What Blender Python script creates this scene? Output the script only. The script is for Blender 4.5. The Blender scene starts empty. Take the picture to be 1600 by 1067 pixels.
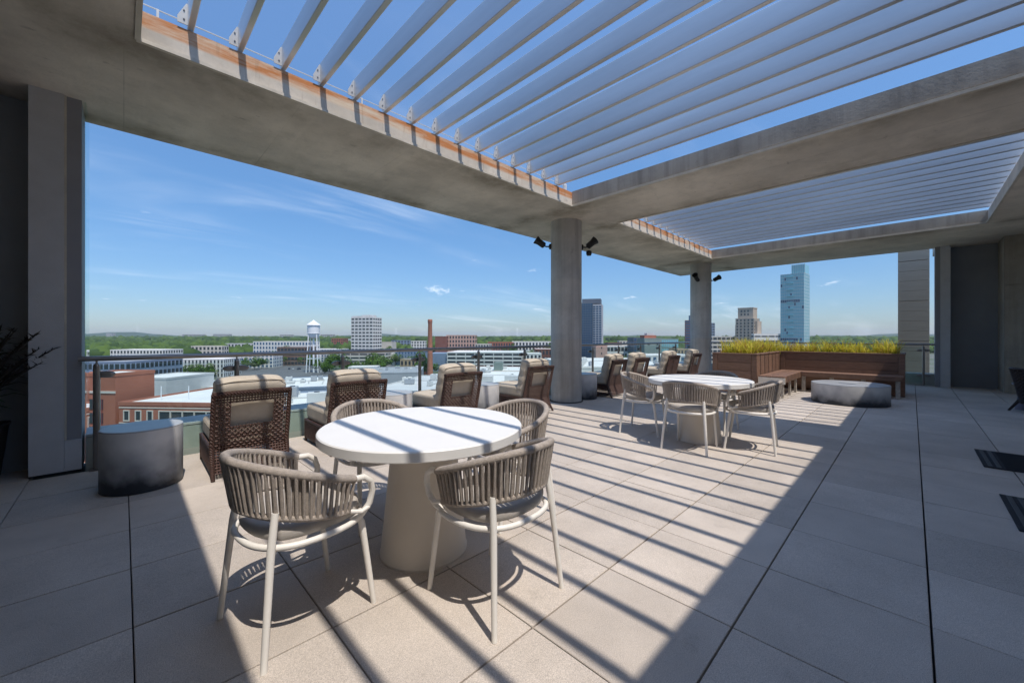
import bpy, bmesh, math, random
import numpy as np
from mathutils import Vector, Matrix
R = math.radians
random.seed(7); rng = np.random.default_rng(7)
scene = bpy.context.scene

# ------------------------------------------------------------------ camera
EYE = 1.27                       # camera height above the pavers
FPX, CXP, HOR = 616.0, 800.0, 525.0   # focal length, centre and horizon in photo pixels
YAW = R(45.4)                    # viewing direction, counter-clockwise from +X
cam_d = bpy.data.cameras.new('camera'); cam = bpy.data.objects.new('camera', cam_d)
scene.collection.objects.link(cam); scene.camera = cam
cam.location = (0, 0, EYE)
cam.rotation_euler = (R(90), 0, YAW - R(90))
cam_d.sensor_width = 36.0; cam_d.lens = 36.0 * FPX / 1600.0
cam_d.shift_y = -(533.5 - HOR) / 1600.0
cam_d.clip_start = 0.05; cam_d.clip_end = 30000

# ------------------------------------------------------------------ sky and sun
to_sun = Vector((-0.07, -0.475, 1.0)).normalized()
sun_el = math.asin(to_sun.z); sun_rot = math.atan2(to_sun.x, to_sun.y)
world = bpy.data.worlds.new('World'); scene.world = world; world.use_nodes = True
wn, wl = world.node_tree.nodes, world.node_tree.links
wn.clear()
w_out = wn.new('ShaderNodeOutputWorld'); w_bg = wn.new('ShaderNodeBackground')
sky = wn.new('ShaderNodeTexSky'); sky.sky_type = 'NISHITA'; sky.sun_disc = False
sky.sun_elevation = sun_el; sky.sun_rotation = sun_rot
sky.altitude = 100; sky.air_density = 1.0; sky.dust_density = 0.4; sky.ozone_density = 3.0
w_bg.inputs['Strength'].default_value = 0.15
# thin cirrus over the whole sky: noise stretched on a flat layer high above
geo = wn.new('ShaderNodeTexCoord')
sep = wn.new('ShaderNodeSeparateXYZ'); wl.new(geo.outputs['Generated'], sep.inputs[0])
def wmath(op, a, b=None, c=None):
    n = wn.new('ShaderNodeMath'); n.operation = op
    for i, v in enumerate((a, b, c)):
        if v is None: continue
        if isinstance(v, (int, float)): n.inputs[i].default_value = v
        else: wl.new(v, n.inputs[i])
    return n.outputs[0]
FWX, FWY, RTX, RTY = math.cos(YAW), math.sin(YAW), math.sin(YAW), -math.cos(YAW)
zc = wmath('MAXIMUM', sep.outputs[2], 0.02)
zz = wmath('ADD', zc, 0.10)
u = wmath('DIVIDE', sep.outputs[0], zz); v = wmath('DIVIDE', sep.outputs[1], zz)
comb = wn.new('ShaderNodeCombineXYZ'); wl.new(u, comb.inputs[0]); wl.new(v, comb.inputs[1])
def wnoise(scale, rot, stretch, detail, lo, hi, dist=0.6):
    mp = wn.new('ShaderNodeMapping'); wl.new(comb.outputs[0], mp.inputs[0])
    mp.inputs['Rotation'].default_value = (0, 0, R(rot)); mp.inputs['Scale'].default_value = (stretch, 1, 1)
    nz = wn.new('ShaderNodeTexNoise'); wl.new(mp.outputs[0], nz.inputs['Vector'])
    nz.inputs['Scale'].default_value = scale; nz.inputs['Detail'].default_value = detail
    nz.inputs['Roughness'].default_value = 0.58; nz.inputs['Distortion'].default_value = dist
    mr = wn.new('ShaderNodeMapRange'); wl.new(nz.outputs[0], mr.inputs[0])
    mr.inputs[1].default_value = lo; mr.inputs[2].default_value = hi; mr.interpolation_type = 'SMOOTHSTEP'
    return mr.outputs[0]
c1 = wnoise(1.5, 25, 0.30, 9, 0.46, 0.74)
c2 = wnoise(0.55, 10, 0.7, 4, 0.42, 0.66, 0.2)
cir = wmath('MULTIPLY', c1, c2)
c3 = wnoise(2.6, 0, 1.0, 6, 0.66, 0.74, 0.1)           # a few small puffs low in the sky
low = wn.new('ShaderNodeMapRange'); wl.new(sep.outputs[2], low.inputs[0])
low.inputs[1].default_value = 0.30; low.inputs[2].default_value = 0.12
puff = wmath('MULTIPLY', c3, low.outputs[0])
pd = Vector((FWX + RTX * (-115 / FPX), FWY + RTY * (-115 / FPX), 71 / FPX)).normalized()
dp_ = wn.new('ShaderNodeVectorMath'); dp_.operation = 'SUBTRACT'; wl.new(geo.outputs['Generated'], dp_.inputs[0]); dp_.inputs[1].default_value = pd
sq = wn.new('ShaderNodeMapping'); wl.new(dp_.outputs[0], sq.inputs[0]); sq.inputs['Scale'].default_value = (1, 1, 2.6)
le = wn.new('ShaderNodeVectorMath'); le.operation = 'LENGTH'; wl.new(sq.outputs[0], le.inputs[0])
pn = wn.new('ShaderNodeTexNoise'); wl.new(geo.outputs['Generated'], pn.inputs['Vector']); pn.inputs['Scale'].default_value = 70; pn.inputs['Detail'].default_value = 8; pn.inputs['Roughness'].default_value = 0.65
pe = wmath('ADD', le.outputs['Value'], wmath('MULTIPLY', wmath('SUBTRACT', pn.outputs[0], 0.5), 0.11))
pm = wn.new('ShaderNodeMapRange'); wl.new(pe, pm.inputs[0]); pm.inputs[1].default_value = 0.026; pm.inputs[2].default_value = -0.004
puff = wmath('ADD', wmath('MULTIPLY', puff, 0.7), wmath('MULTIPLY', pm.outputs[0], 1.3))
amt = wmath('MINIMUM', wmath('ADD', wmath('MULTIPLY', cir, 0.36), wmath('MULTIPLY', puff, 0.6)), 0.85)
mix = wn.new('ShaderNodeMix'); mix.data_type = 'RGBA'
tint = wn.new('ShaderNodeMix'); tint.data_type = 'RGBA'; tint.blend_type = 'MULTIPLY'; tint.inputs[0].default_value = 1
wl.new(sky.outputs[0], tint.inputs[6]); gr = wn.new('ShaderNodeValToRGB'); wl.new(sep.outputs[2], gr.inputs[0])       # clear, evenly blue summer air from horizon to zenith
ge = gr.color_ramp.elements; ge[0].position = 0.0; ge[0].color = (0.27, 0.31, 0.39, 1); ge[1].position = 0.85; ge[1].color = (0.80, 0.90, 0.96, 1)
gm = ge.new(0.28); gm.color = (0.325, 0.45, 0.535, 1)
wl.new(gr.outputs[0], tint.inputs[7])
wl.new(amt, mix.inputs[0]); wl.new(tint.outputs[2], mix.inputs[6]); mix.inputs[7].default_value = (3.9, 4.2, 4.6, 1)
wl.new(mix.outputs[2], w_bg.inputs['Color']); wl.new(w_bg.outputs[0], w_out.inputs['Surface'])

sun_d = bpy.data.lights.new('sun', 'SUN'); sun_d.energy = 2.05; sun_d.angle = R(0.53); sun_d.color = (1.0, 0.925, 0.83)
sun = bpy.data.objects.new('sun', sun_d); scene.collection.objects.link(sun)
sun.rotation_euler = (-to_sun).to_track_quat('-Z', 'Y').to_euler(); sun.location = (0, -20, 40)

vs = scene.view_settings
vs.view_transform = 'Standard'; vs.look = 'None'; vs.gamma = 1.0; vs.use_curve_mapping = False
vs.exposure = 1.0
scene.cycles.max_bounces = 12; scene.cycles.diffuse_bounces = 8; scene.cycles.transparent_max_bounces = 16
scene.cycles.volume_bounces = 0

# ------------------------------------------------------------------ pixel -> place helpers
FW = np.array([math.cos(YAW), math.sin(YAW)]); RT = np.array([math.sin(YAW), -math.cos(YAW)])
def at_depth(px, D):
    p = FW * D + RT * ((px - CXP) / FPX * D); return float(p[0]), float(p[1])
def z_at(py, D): return EYE - (py - HOR) / FPX * D
def pix(x, y, z):
    D = x * FW[0] + y * FW[1]; r = x * RT[0] + y * RT[1]
    if D < 0.05: return None
    return CXP + FPX * r / D, HOR + FPX * (EYE - z) / D, D

# ------------------------------------------------------------------ materials
def material(name, col, rough=0.7, var=0.0, vscale=8.0, bump=0.0, bscale=60.0, metal=0.0, spec=0.5,
             speck=0.0, sscale=220.0, per_obj=0.0, stretch=(1, 1, 1), col2=None, coord='Object', detail=5):
    m = bpy.data.materials.new(name); m.use_nodes = True
    nt = m.node_tree; N, L = nt.nodes, nt.links
    b = N['Principled BSDF']
    b.inputs['Roughness'].default_value = rough; b.inputs['Metallic'].default_value = metal
    b.inputs['Specular IOR Level'].default_value = spec
    tc = N.new('ShaderNodeTexCoord'); mp = N.new('ShaderNodeMapping'); mp.inputs['Scale'].default_value = stretch
    L.new(tc.outputs[coord], mp.inputs[0])
    vec = mp.outputs[0]
    if per_obj:
        oi = N.new('ShaderNodeObjectInfo'); ml = N.new('ShaderNodeVectorMath'); ml.operation = 'SCALE'
        cmb = N.new('ShaderNodeCombineXYZ')
        for i in range(3): L.new(oi.outputs['Random'], cmb.inputs[i])
        L.new(cmb.outputs[0], ml.inputs[0]); ml.inputs['Scale'].default_value = 37.0
        ad = N.new('ShaderNodeVectorMath'); L.new(vec, ad.inputs[0]); L.new(ml.outputs[0], ad.inputs[1]); vec = ad.outputs[0]
    base = None
    def rgb(c): return (c[0], c[1], c[2], 1)
    if var or col2:
        nz = N.new('ShaderNodeTexNoise'); L.new(vec, nz.inputs['Vector']); nz.inputs['Scale'].default_value = vscale
        nz.inputs['Detail'].default_value = detail; nz.inputs['Roughness'].default_value = 0.6
        cr = N.new('ShaderNodeValToRGB'); L.new(nz.outputs[0], cr.inputs[0])
        cr.color_ramp.elements[0].position = 0.3; cr.color_ramp.elements[1].position = 0.7
        c_lo = [c * (1 - var) for c in col]; c_hi = [min(1, c * (1 + var)) for c in col]
        if col2: c_hi = col2
        cr.color_ramp.elements[0].color = rgb(c_lo); cr.color_ramp.elements[1].color = rgb(c_hi)
        base = cr.outputs[0]
    if speck:
        n2 = N.new('ShaderNodeTexNoise'); L.new(vec, n2.inputs['Vector']); n2.inputs['Scale'].default_value = sscale
        n2.inputs['Detail'].default_value = 2
        mr = N.new('ShaderNodeMapRange'); L.new(n2.outputs[0], mr.inputs[0])
        mr.inputs[1].default_value = 0.3; mr.inputs[2].default_value = 0.7
        mr.inputs[3].default_value = 1 - speck; mr.inputs[4].default_value = 1 + speck
        mx = N.new('ShaderNodeMix'); mx.data_type = 'RGBA'; mx.blend_type = 'MULTIPLY'; mx.inputs[0].default_value = 1
        if base: L.new(base, mx.inputs[6])
        else: mx.inputs[6].default_value = rgb(col)
        L.new(mr.outputs[0], mx.inputs[7]); base = mx.outputs[2]
    if per_obj:
        mr = N.new('ShaderNodeMapRange'); L.new(oi.outputs['Random'], mr.inputs[0])
        mr.inputs[3].default_value = 1 - per_obj; mr.inputs[4].default_value = 1 + per_obj
        mx = N.new('ShaderNodeMix'); mx.data_type = 'RGBA'; mx.blend_type = 'MULTIPLY'; mx.inputs[0].default_value = 1
        if base: L.new(base, mx.inputs[6])
        else: mx.inputs[6].default_value = rgb(col)
        L.new(mr.outputs[0], mx.inputs[7]); base = mx.outputs[2]
    if base: L.new(base, b.inputs['Base Color'])
    else: b.inputs['Base Color'].default_value = rgb(col)
    if bump:
        n3 = N.new('ShaderNodeTexNoise'); L.new(vec, n3.inputs['Vector']); n3.inputs['Scale'].default_value = bscale
        n3.inputs['Detail'].default_value = 4
        bp = N.new('ShaderNodeBump'); bp.inputs['Strength'].default_value = bump; bp.inputs['Distance'].default_value = 0.01
        L.new(n3.outputs[0], bp.inputs['Height']); L.new(bp.outputs[0], b.inputs['Normal'])
    return m

def ramp_mat(name, axis_nodes): pass

M = {}
M['paver'] = material('paver concrete', (0.515, 0.455, 0.40), 0.85, var=0.10, vscale=2.2, bump=0.25, bscale=260, speck=0.30, sscale=300, per_obj=0.08)
def add_stain(m, k=0.15):
    N, L = m.node_tree.nodes, m.node_tree.links; b = N['Principled BSDF']; src = b.inputs['Base Color'].links[0].from_socket
    g = N.new('ShaderNodeNewGeometry'); out = src
    for sc, lo, hi, amt in ((0.9, .45, .75, k), (5.0, .60, .74, k * 1.2)):
        n = N.new('ShaderNodeTexNoise'); n.inputs['Scale'].default_value = sc; n.inputs['Detail'].default_value = 7; n.inputs['Roughness'].default_value = .65; L.new(g.outputs['Position'], n.inputs['Vector'])
        r = N.new('ShaderNodeMapRange'); L.new(n.outputs[0], r.inputs[0]); r.inputs[1].default_value = lo; r.inputs[2].default_value = hi; r.inputs[3].default_value = 1; r.inputs[4].default_value = 1 - amt
        mx = N.new('ShaderNodeMix'); mx.data_type = 'RGBA'; mx.blend_type = 'MULTIPLY'; mx.inputs[0].default_value = 1; L.new(out, mx.inputs[6]); L.new(r.outputs[0], mx.inputs[7]); out = mx.outputs[2]
    L.new(out, b.inputs['Base Color'])
add_stain(M['paver'])
M['joint'] = material('dark joint bed', (0.035, 0.033, 0.03), 0.95)
M['white_top'] = material('white table top', (0.80, 0.79, 0.77), 0.45, var=0.02, vscale=6)
M['cream'] = material('cream table base', (0.72, 0.66, 0.58), 0.6, var=0.03, vscale=5, bump=0.05, bscale=90)
M['frame_white'] = material('off-white powder coat', (0.80, 0.77, 0.72), 0.42, var=0.03, vscale=30)
M['rope'] = material('taupe rope', (0.45, 0.39, 0.34), 0.9, var=0.18, vscale=45, bump=0.7, bscale=420, speck=0.15, sscale=300)
M['cushion_grey'] = material('grey seat cushion', (0.46, 0.425, 0.39), 0.95, var=0.06, vscale=14, bump=0.3, bscale=500)
M['cushion_tan'] = material('tan cushion', (0.52, 0.455, 0.37), 0.95, var=0.08, vscale=9, bump=0.3, bscale=420)
M['wicker'] = material('brown wicker', (0.092, 0.047, 0.036), 0.5, var=0.45, vscale=38, bump=0.3, bscale=200)
M['wicker_wrap'] = material('wrapped wicker pole', (0.085, 0.043, 0.033), 0.5, var=0.4, vscale=60)
def add_wrap(m):
    N, L = m.node_tree.nodes, m.node_tree.links; tc = N.new('ShaderNodeTexCoord'); w = N.new('ShaderNodeTexWave'); w.wave_type = 'BANDS'; w.bands_direction = 'DIAGONAL'
    w.inputs['Scale'].default_value = 26; w.inputs['Distortion'].default_value = 1.5; L.new(tc.outputs['Object'], w.inputs['Vector'])
    bp = N.new('ShaderNodeBump'); bp.inputs['Strength'].default_value = 1.0; bp.inputs['Distance'].default_value = 0.012; L.new(w.outputs['Fac'], bp.inputs['Height']); L.new(bp.outputs[0], N['Principled BSDF'].inputs['Normal'])
add_wrap(M['wicker_wrap'])
M['dark_wicker'] = material('dark wicker', (0.028, 0.017, 0.016), 0.5, var=0.4, vscale=38)
M['steel'] = material('stainless steel', (0.36, 0.33, 0.31), 0.32, metal=1.0, var=0.05, vscale=20)
M['black_metal'] = material('black metal', (0.012, 0.012, 0.014), 0.45)
M['louvre'] = material('satin aluminium louvre', (0.64, 0.645, 0.65), 0.34, var=0.10, vscale=4, stretch=(1, 0.12, 1), metal=0.55, per_obj=0.07)
M['plate'] = material('galvanised plate', (0.48, 0.48, 0.48), 0.5, var=0.08, vscale=20)
M['trim'] = material('pale drip edge', (0.55, 0.50, 0.42), 0.6, var=0.15, vscale=6)
M['stucco'] = material('grey stucco', (0.54, 0.54, 0.55), 0.9, var=0.06, vscale=5, bump=0.5, bscale=170)
M['facade'] = material('pale bounce render', (0.74, 0.71, 0.66), 0.9, var=0.05, vscale=2, bump=0.3, bscale=120)  # unseen walls, coloured this pale to bounce light into the shaded terrace
M['panel_dark'] = material('dark grey panel', (0.25, 0.265, 0.285), 0.75, var=0.08, vscale=2)
M['grey_metal'] = material('grey metal', (0.28, 0.28, 0.30), 0.6, var=0.06, vscale=3)
M['wood'] = material('brown composite wood', (0.20, 0.115, 0.078), 0.6, var=0.22, vscale=6, stretch=(1, 1, 9), bump=0.2, bscale=80, per_obj=0.14)
M['wood_y'] = material('brown composite wood grain along Y', (0.20, 0.115, 0.078), 0.6, var=0.22, vscale=7, stretch=(8, 1, 8), bump=0.2, bscale=80, per_obj=0.14)
M['wood_seat'] = material('bench wood', (0.23, 0.13, 0.088), 0.6, var=0.22, vscale=7, stretch=(4, 4, 4), per_obj=0.14)
M['bracket'] = material('weathered bracket', (0.42, 0.38, 0.33), 0.7, var=0.3, vscale=25)
M['soil'] = material('soil', (0.04, 0.03, 0.022), 0.95, var=0.3, vscale=20)
M['mat'] = material('dark rubber mat', (0.014, 0.016, 0.022), 0.85, var=0.2, vscale=20)
M['mat_edge'] = material('mat border', (0.04, 0.05, 0.06), 0.5)
M['pot'] = material('black planter', (0.015, 0.017, 0.022), 0.4)
M['dry_leaf'] = material('dry dark foliage', (0.035, 0.03, 0.026), 0.8, var=0.4, vscale=20)
M['leaf_dark'] = material('dark green leaf', (0.02, 0.05, 0.022), 0.6, var=0.4, vscale=9)
M['curb'] = material('painted kerb', (0.46, 0.47, 0.42), 0.8, var=0.10, vscale=3, bump=0.2, bscale=60)
M['cord'] = material('black cord', (0.02, 0.018, 0.016), 0.6)

def grass_mat():
    m = bpy.data.materials.new('ornamental grass'); m.use_nodes = True
    N, L = m.node_tree.nodes, m.node_tree.links; b = N['Principled BSDF']
    g = N.new('ShaderNodeNewGeometry'); nz = N.new('ShaderNodeTexNoise'); nz.inputs['Scale'].default_value = 3.0
    L.new(g.outputs['Position'], nz.inputs['Vector'])
    ad = N.new('ShaderNodeMath'); ad.operation = 'MULTIPLY_ADD'; ad.inputs[1].default_value = 0.55
    L.new(g.outputs['Random Per Island'], ad.inputs[0])
    ml = N.new('ShaderNodeMath'); ml.operation = 'MULTIPLY'; ml.inputs[1].default_value = 0.6; L.new(nz.outputs[0], ml.inputs[0]); L.new(ml.outputs[0], ad.inputs[2])
    cr = N.new('ShaderNodeValToRGB'); L.new(ad.outputs[0], cr.inputs[0])
    e = cr.color_ramp.elements; e[0].position = 0.2; e[0].color = (0.36, 0.42, 0.04, 1); e[1].position = 0.62; e[1].color = (0.80, 0.71, 0.08, 1)
    x = cr.color_ramp.elements.new(0.9); x.color = (0.42, 0.22, 0.10, 1)
    L.new(cr.outputs[0], b.inputs['Base Color']); b.inputs['Roughness'].default_value = 0.6
    tr = N.new('ShaderNodeBsdfTranslucent'); L.new(cr.outputs[0], tr.inputs['Color']); ms = N.new('ShaderNodeMixShader'); ms.inputs[0].default_value = 0.45
    L.new(b.outputs[0], ms.inputs[1]); L.new(tr.outputs[0], ms.inputs[2]); L.new(ms.outputs[0], N['Material Output'].inputs['Surface'])
    return m
M['grass'] = grass_mat()

def foliage(name, a, c):
    m = bpy.data.materials.new(name); m.use_nodes = True
    N, L = m.node_tree.nodes, m.node_tree.links; b = N['Principled BSDF']
    g = N.new('ShaderNodeNewGeometry'); nz = N.new('ShaderNodeTexNoise'); nz.inputs['Scale'].default_value = 0.02
    L.new(g.outputs['Position'], nz.inputs['Vector'])
    ad = N.new('ShaderNodeMath'); ad.operation = 'MULTIPLY_ADD'; ad.inputs[1].default_value = 0.5
    L.new(g.outputs['Random Per Island'], ad.inputs[0]); 
    ml = N.new('ShaderNodeMath'); ml.operation = 'MULTIPLY'; ml.inputs[1].default_value = 0.6; L.new(nz.outputs[0], ml.inputs[0]); L.new(ml.outputs[0], ad.inputs[2])
    cr = N.new('ShaderNodeValToRGB'); L.new(ad.outputs[0], cr.inputs[0])
    e = cr.color_ramp.elements; e[0].position = 0.2; e[0].color = (*a, 1); e[1].position = 0.85; e[1].color = (*c, 1)
    L.new(cr.outputs[0], b.inputs['Base Color']); b.inputs['Roughness'].default_value = 0.8
    b.inputs['Specular IOR Level'].default_value = 0.2
    return m
M['woods'] = foliage('woodland foliage', (0.018, 0.044, 0.010), (0.075, 0.125, 0.024))
M['tree'] = foliage('tree foliage', (0.035, 0.08, 0.012), (0.11, 0.19, 0.03))
M['trunk'] = material('bark', (0.09, 0.065, 0.045), 0.9)

def concrete(name, base, streak_axis=None, rust=None, stain=None):
    """board-marked concrete; rust = (z0, z1) band of rust on faces that look towards -Y"""
    m = bpy.data.materials.new(name); m.use_nodes = True
    N, L = m.node_tree.nodes, m.node_tree.links; b = N['Principled BSDF']; b.inputs['Roughness'].default_value = 0.85
    g = N.new('ShaderNodeNewGeometry')
    def noise(scale, stretch=(1, 1, 1), detail=6, rough=0.6):
        mp = N.new('ShaderNodeMapping'); L.new(g.outputs['Position'], mp.inputs[0]); mp.inputs['Scale'].default_value = stretch
        n = N.new('ShaderNodeTexNoise'); L.new(mp.outputs[0], n.inputs['Vector']); n.inputs['Scale'].default_value = scale
        n.inputs['Detail'].default_value = detail; n.inputs['Roughness'].default_value = rough; return n.outputs[0]
    def rng_(x, a, c, lo=0.0, hi=1.0):
        r = N.new('ShaderNodeMapRange'); L.new(x, r.inputs[0]); r.inputs[1].default_value = a; r.inputs[2].default_value = c
        r.inputs[3].default_value = lo; r.inputs[4].default_value = hi; return r.outputs[0]
    def mul(x, y):
        n = N.new('ShaderNodeMath'); n.operation = 'MULTIPLY'
        for i, q in enumerate((x, y)):
            if isinstance(q, (int, float)): n.inputs[i].default_value = q
            else: L.new(q, n.inputs[i])
        return n.outputs[0]
    def mixc(f, a, c, mode='MIX'):
        n = N.new('ShaderNodeMix'); n.data_type = 'RGBA'; n.blend_type = mode
        if isinstance(f, (int, float)): n.inputs[0].default_value = f
        else: L.new(f, n.inputs[0])
        for i, q in ((6, a), (7, c)):
            if isinstance(q, tuple): n.inputs[i].default_value = (*q, 1)
            else: L.new(q, n.inputs[i])
        return n.outputs[2]
    lo = tuple(c * 0.72 for c in base); hi = tuple(min(.8, c * 1.16) for c in base)
    col = mixc(rng_(noise(0.9, detail=8), 0.32, 0.68), lo, hi)
    col = mixc(rng_(noise(14, detail=4), 0.55, 0.8, 0, 0.25), col, tuple(c * 0.55 for c in base))
    col = mixc(rng_(noise(2.3, (1, 1, 1), 7, .7), 0.50, 0.74, 0, 0.42), col, tuple(c * 0.52 for c in base))
    col = mixc(rng_(noise(1.3, (4, .5, 1), 6, .65), 0.56, 0.74, 0, 0.35), col, tuple(c * 1.25 for c in base))
    # small dark pits and scuffs
    col = mixc(rng_(noise(5.5, (1, 2.2, 1), 4), 0.66, 0.76, 0, 0.6), col, tuple(c * 0.4 for c in base))
    if streak_axis:
        st = (5, 5, 0.3)
        col = mixc(rng_(noise(1.6, st, 5), 0.46, 0.72, 0, 0.5), col, tuple(c * 0.42 for c in base))
    sx = N.new('ShaderNodeSeparateXYZ'); L.new(g.outputs['Position'], sx.inputs[0])
    nx = N.new('ShaderNodeSeparateXYZ'); L.new(g.outputs['Normal'], nx.inputs[0])
    if stain:      # damp olive-brown runs beside the opening edges of the soffit
        for (ax, p, w) in stain:
            d = N.new('ShaderNodeMath'); d.operation = 'SUBTRACT'; L.new(sx.outputs[ax], d.inputs[0]); d.inputs[1].default_value = p
            ab = N.new('ShaderNodeMath'); ab.operation = 'ABSOLUTE'; L.new(d.outputs[0], ab.inputs[0])
            near = rng_(ab.outputs[0], 0.0, w, 1, 0)
            nn = rng_(noise(1.1, (1, 1, 1), 6, 0.65), 0.42, 0.66)
            dn = rng_(nx.outputs[2], -0.5, -0.9)
            col = mixc(mul(mul(mul(near, nn), dn), 0.75), col, (0.13, 0.10, 0.055))
    if stain:      # formwork joints across the soffit
        dv = N.new('ShaderNodeMath'); dv.operation = 'DIVIDE'; L.new(sx.outputs[0], dv.inputs[0]); dv.inputs[1].default_value = 1.22
        fr_ = N.new('ShaderNodeMath'); fr_.operation = 'FRACT'; L.new(dv.outputs[0], fr_.inputs[0])
        ln = rng_(fr_.outputs[0], 0.0, 0.010, 1, 0); col = mixc(mul(mul(ln, rng_(noise(0.7), .38, .6)), .6), col, tuple(c * .35 for c in base))
    if rust:
        band = rng_(sx.outputs[2], rust[0], rust[0] + 0.03)
        fac = rng_(nx.outputs[1], -0.5, -0.9)
        r1 = rng_(noise(2.0, (0.7, 1, 5), 7, 0.7), 0.36, 0.58)
        pale = mixc(mul(band, fac), col, (0.66, 0.54, 0.41))
        col = mixc(mul(mul(band, fac), r1), pale, (0.52, 0.20, 0.065))
        runs = rng_(noise(2.4, (6, 1, 0.5), 5), 0.60, 0.74, 0, 0.5)
        col = mixc(mul(runs, fac), col, (0.22, 0.11, 0.05))
    L.new(col, b.inputs['Base Color'])
    bp = N.new('ShaderNodeBump'); bp.inputs['Strength'].default_value = 0.25; bp.inputs['Distance'].default_value = 0.01
    L.new(noise(30, detail=5), bp.inputs['Height']); L.new(bp.outputs[0], b.inputs['Normal'])
    return m
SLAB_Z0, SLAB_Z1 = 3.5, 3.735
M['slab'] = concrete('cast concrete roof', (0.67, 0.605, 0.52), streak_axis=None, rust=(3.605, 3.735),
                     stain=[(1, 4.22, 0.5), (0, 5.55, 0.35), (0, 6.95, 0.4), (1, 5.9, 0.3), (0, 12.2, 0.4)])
M['fascia'] = concrete('streaked concrete upstand', (0.40, 0.36, 0.31), streak_axis=2)
M['column'] = concrete('concrete column', (0.54, 0.515, 0.48), streak_axis=2)
M['wall_conc'] = concrete('concrete wall', (0.40, 0.36, 0.30), streak_axis=2)

def ombre():
    m = bpy.data.materials.new('smoky grey stained concrete'); m.use_nodes = True
    N, L = m.node_tree.nodes, m.node_tree.links; b = N['Principled BSDF']; b.inputs['Roughness'].default_value = 0.5
    tc = N.new('ShaderNodeTexCoord'); sp = N.new('ShaderNodeSeparateXYZ'); L.new(tc.outputs['Generated'], sp.inputs[0])
    nz = N.new('ShaderNodeTexNoise'); L.new(tc.outputs['Object'], nz.inputs['Vector']); nz.inputs['Scale'].default_value = 5; nz.inputs['Detail'].default_value = 8
    ad = N.new('ShaderNodeMath'); ad.operation = 'MULTIPLY_ADD'; L.new(nz.outputs[0], ad.inputs[0]); ad.inputs[1].default_value = 0.8; L.new(sp.outputs[2], ad.inputs[2])
    sc_ = N.new('ShaderNodeMath'); sc_.operation = 'MULTIPLY'; sc_.inputs[1].default_value = 0.7; L.new(ad.outputs[0], sc_.inputs[0])
    cr = N.new('ShaderNodeValToRGB'); L.new(sc_.outputs[0], cr.inputs[0]); e = cr.color_ramp.elements
    e[0].position = 0.36; e[0].color = (0.022, 0.027, 0.036, 1); e[1].position = 0.92; e[1].color = (0.64, 0.63, 0.62, 1)
    x = e.new(0.62); x.color = (0.36, 0.365, 0.38, 1)
    L.new(cr.outputs[0], b.inputs['Base Color'])
    return m
M['ombre'] = ombre()

def glass(name, tint, refl=1.0):
    m = bpy.data.materials.new(name); m.use_nodes = True
    N, L = m.node_tree.nodes, m.node_tree.links; N.remove(N['Principled BSDF'])
    t = N.new('ShaderNodeBsdfTransparent'); t.inputs[0].default_value = (*tint, 1)
    gl = N.new('ShaderNodeBsdfGlossy'); gl.inputs['Roughness'].default_value = 0.02; gl.inputs[0].default_value = (0.9, 0.95, 0.95, 1)
    fr = N.new('ShaderNodeFresnel'); fr.inputs[0].default_value = 1.5
    mx = N.new('ShaderNodeMixShader'); g_ = N.new('ShaderNodeNewGeometry'); iv = N.new('ShaderNodeMath'); iv.operation = 'SUBTRACT'; iv.inputs[0].default_value = 1; L.new(g_.outputs['Backfacing'], iv.inputs[1])
    ff = N.new('ShaderNodeMath'); ff.operation = 'MULTIPLY'; L.new(fr.outputs[0], ff.inputs[0]); L.new(iv.outputs[0], ff.inputs[1]); L.new(ff.outputs[0], mx.inputs[0]); L.new(t.outputs[0], mx.inputs[1]); L.new(gl.outputs[0], mx.inputs[2])
    L.new(mx.outputs[0], N['Material Output'].inputs[0]); return m
M['glass'] = glass('railing glass', (0.90, 0.955, 0.945))
def window_glass(name, col, rough=0.08):
    m = bpy.data.materials.new(name); m.use_nodes = True; b = m.node_tree.nodes['Principled BSDF']
    b.inputs['Base Color'].default_value = (*col, 1); b.inputs['Roughness'].default_value = rough
    b.inputs['Specular IOR Level'].default_value = 0.9; return m
M['win'] = window_glass('dark window', (0.03, 0.04, 0.05)); M['win_blue'] = window_glass('blue window', (0.05, 0.11, 0.19))
M['tower_glass'] = window_glass('teal tower glass', (0.20, 0.43, 0.48), 0.2); M['navy_glass'] = window_glass('navy tower glass', (0.02, 0.06, 0.12), 0.12)
CITY = dict(white=(0.68, 0.65, 0.60), cream=(0.55, 0.50, 0.43), brick=(0.34, 0.125, 0.075), dbrick=(0.19, 0.075, 0.055), grey=(0.35, 0.36, 0.38),
            lgrey=(0.54, 0.53, 0.51), bluegrey=(0.20, 0.25, 0.33), brown=(0.17, 0.11, 0.08), pink=(0.50, 0.31, 0.245), roof=(0.68, 0.66, 0.62),
            groof=(0.30, 0.31, 0.32), stone=(0.44, 0.36, 0.28), tan=(0.42, 0.31, 0.19), redroof=(0.40, 0.15, 0.08), slate=(0.11, 0.13, 0.16), green=(0.22, 0.27, 0.24))
for k, c in CITY.items(): M['c_' + k] = material('city ' + k, c, 0.85, var=0.10, vscale=0.15, coord='Object')
M['asphalt'] = material('asphalt', (0.115, 0.115, 0.115), 0.95, var=0.2, vscale=0.05)
M['lawn'] = material('lawn', (0.085, 0.14, 0.03), 0.95, var=0.3, vscale=0.05)
M['ground'] = material('town ground', (0.05, 0.085, 0.03), 0.95, var=0.0, vscale=0.012, col2=(0.15, 0.145, 0.13))
M['hill'] = material('wooded hill', (0.03, 0.06, 0.02), 0.95, var=0.3, vscale=0.004)
M['paint'] = material('white paint', (0.74, 0.74, 0.74), 0.6)
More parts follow.
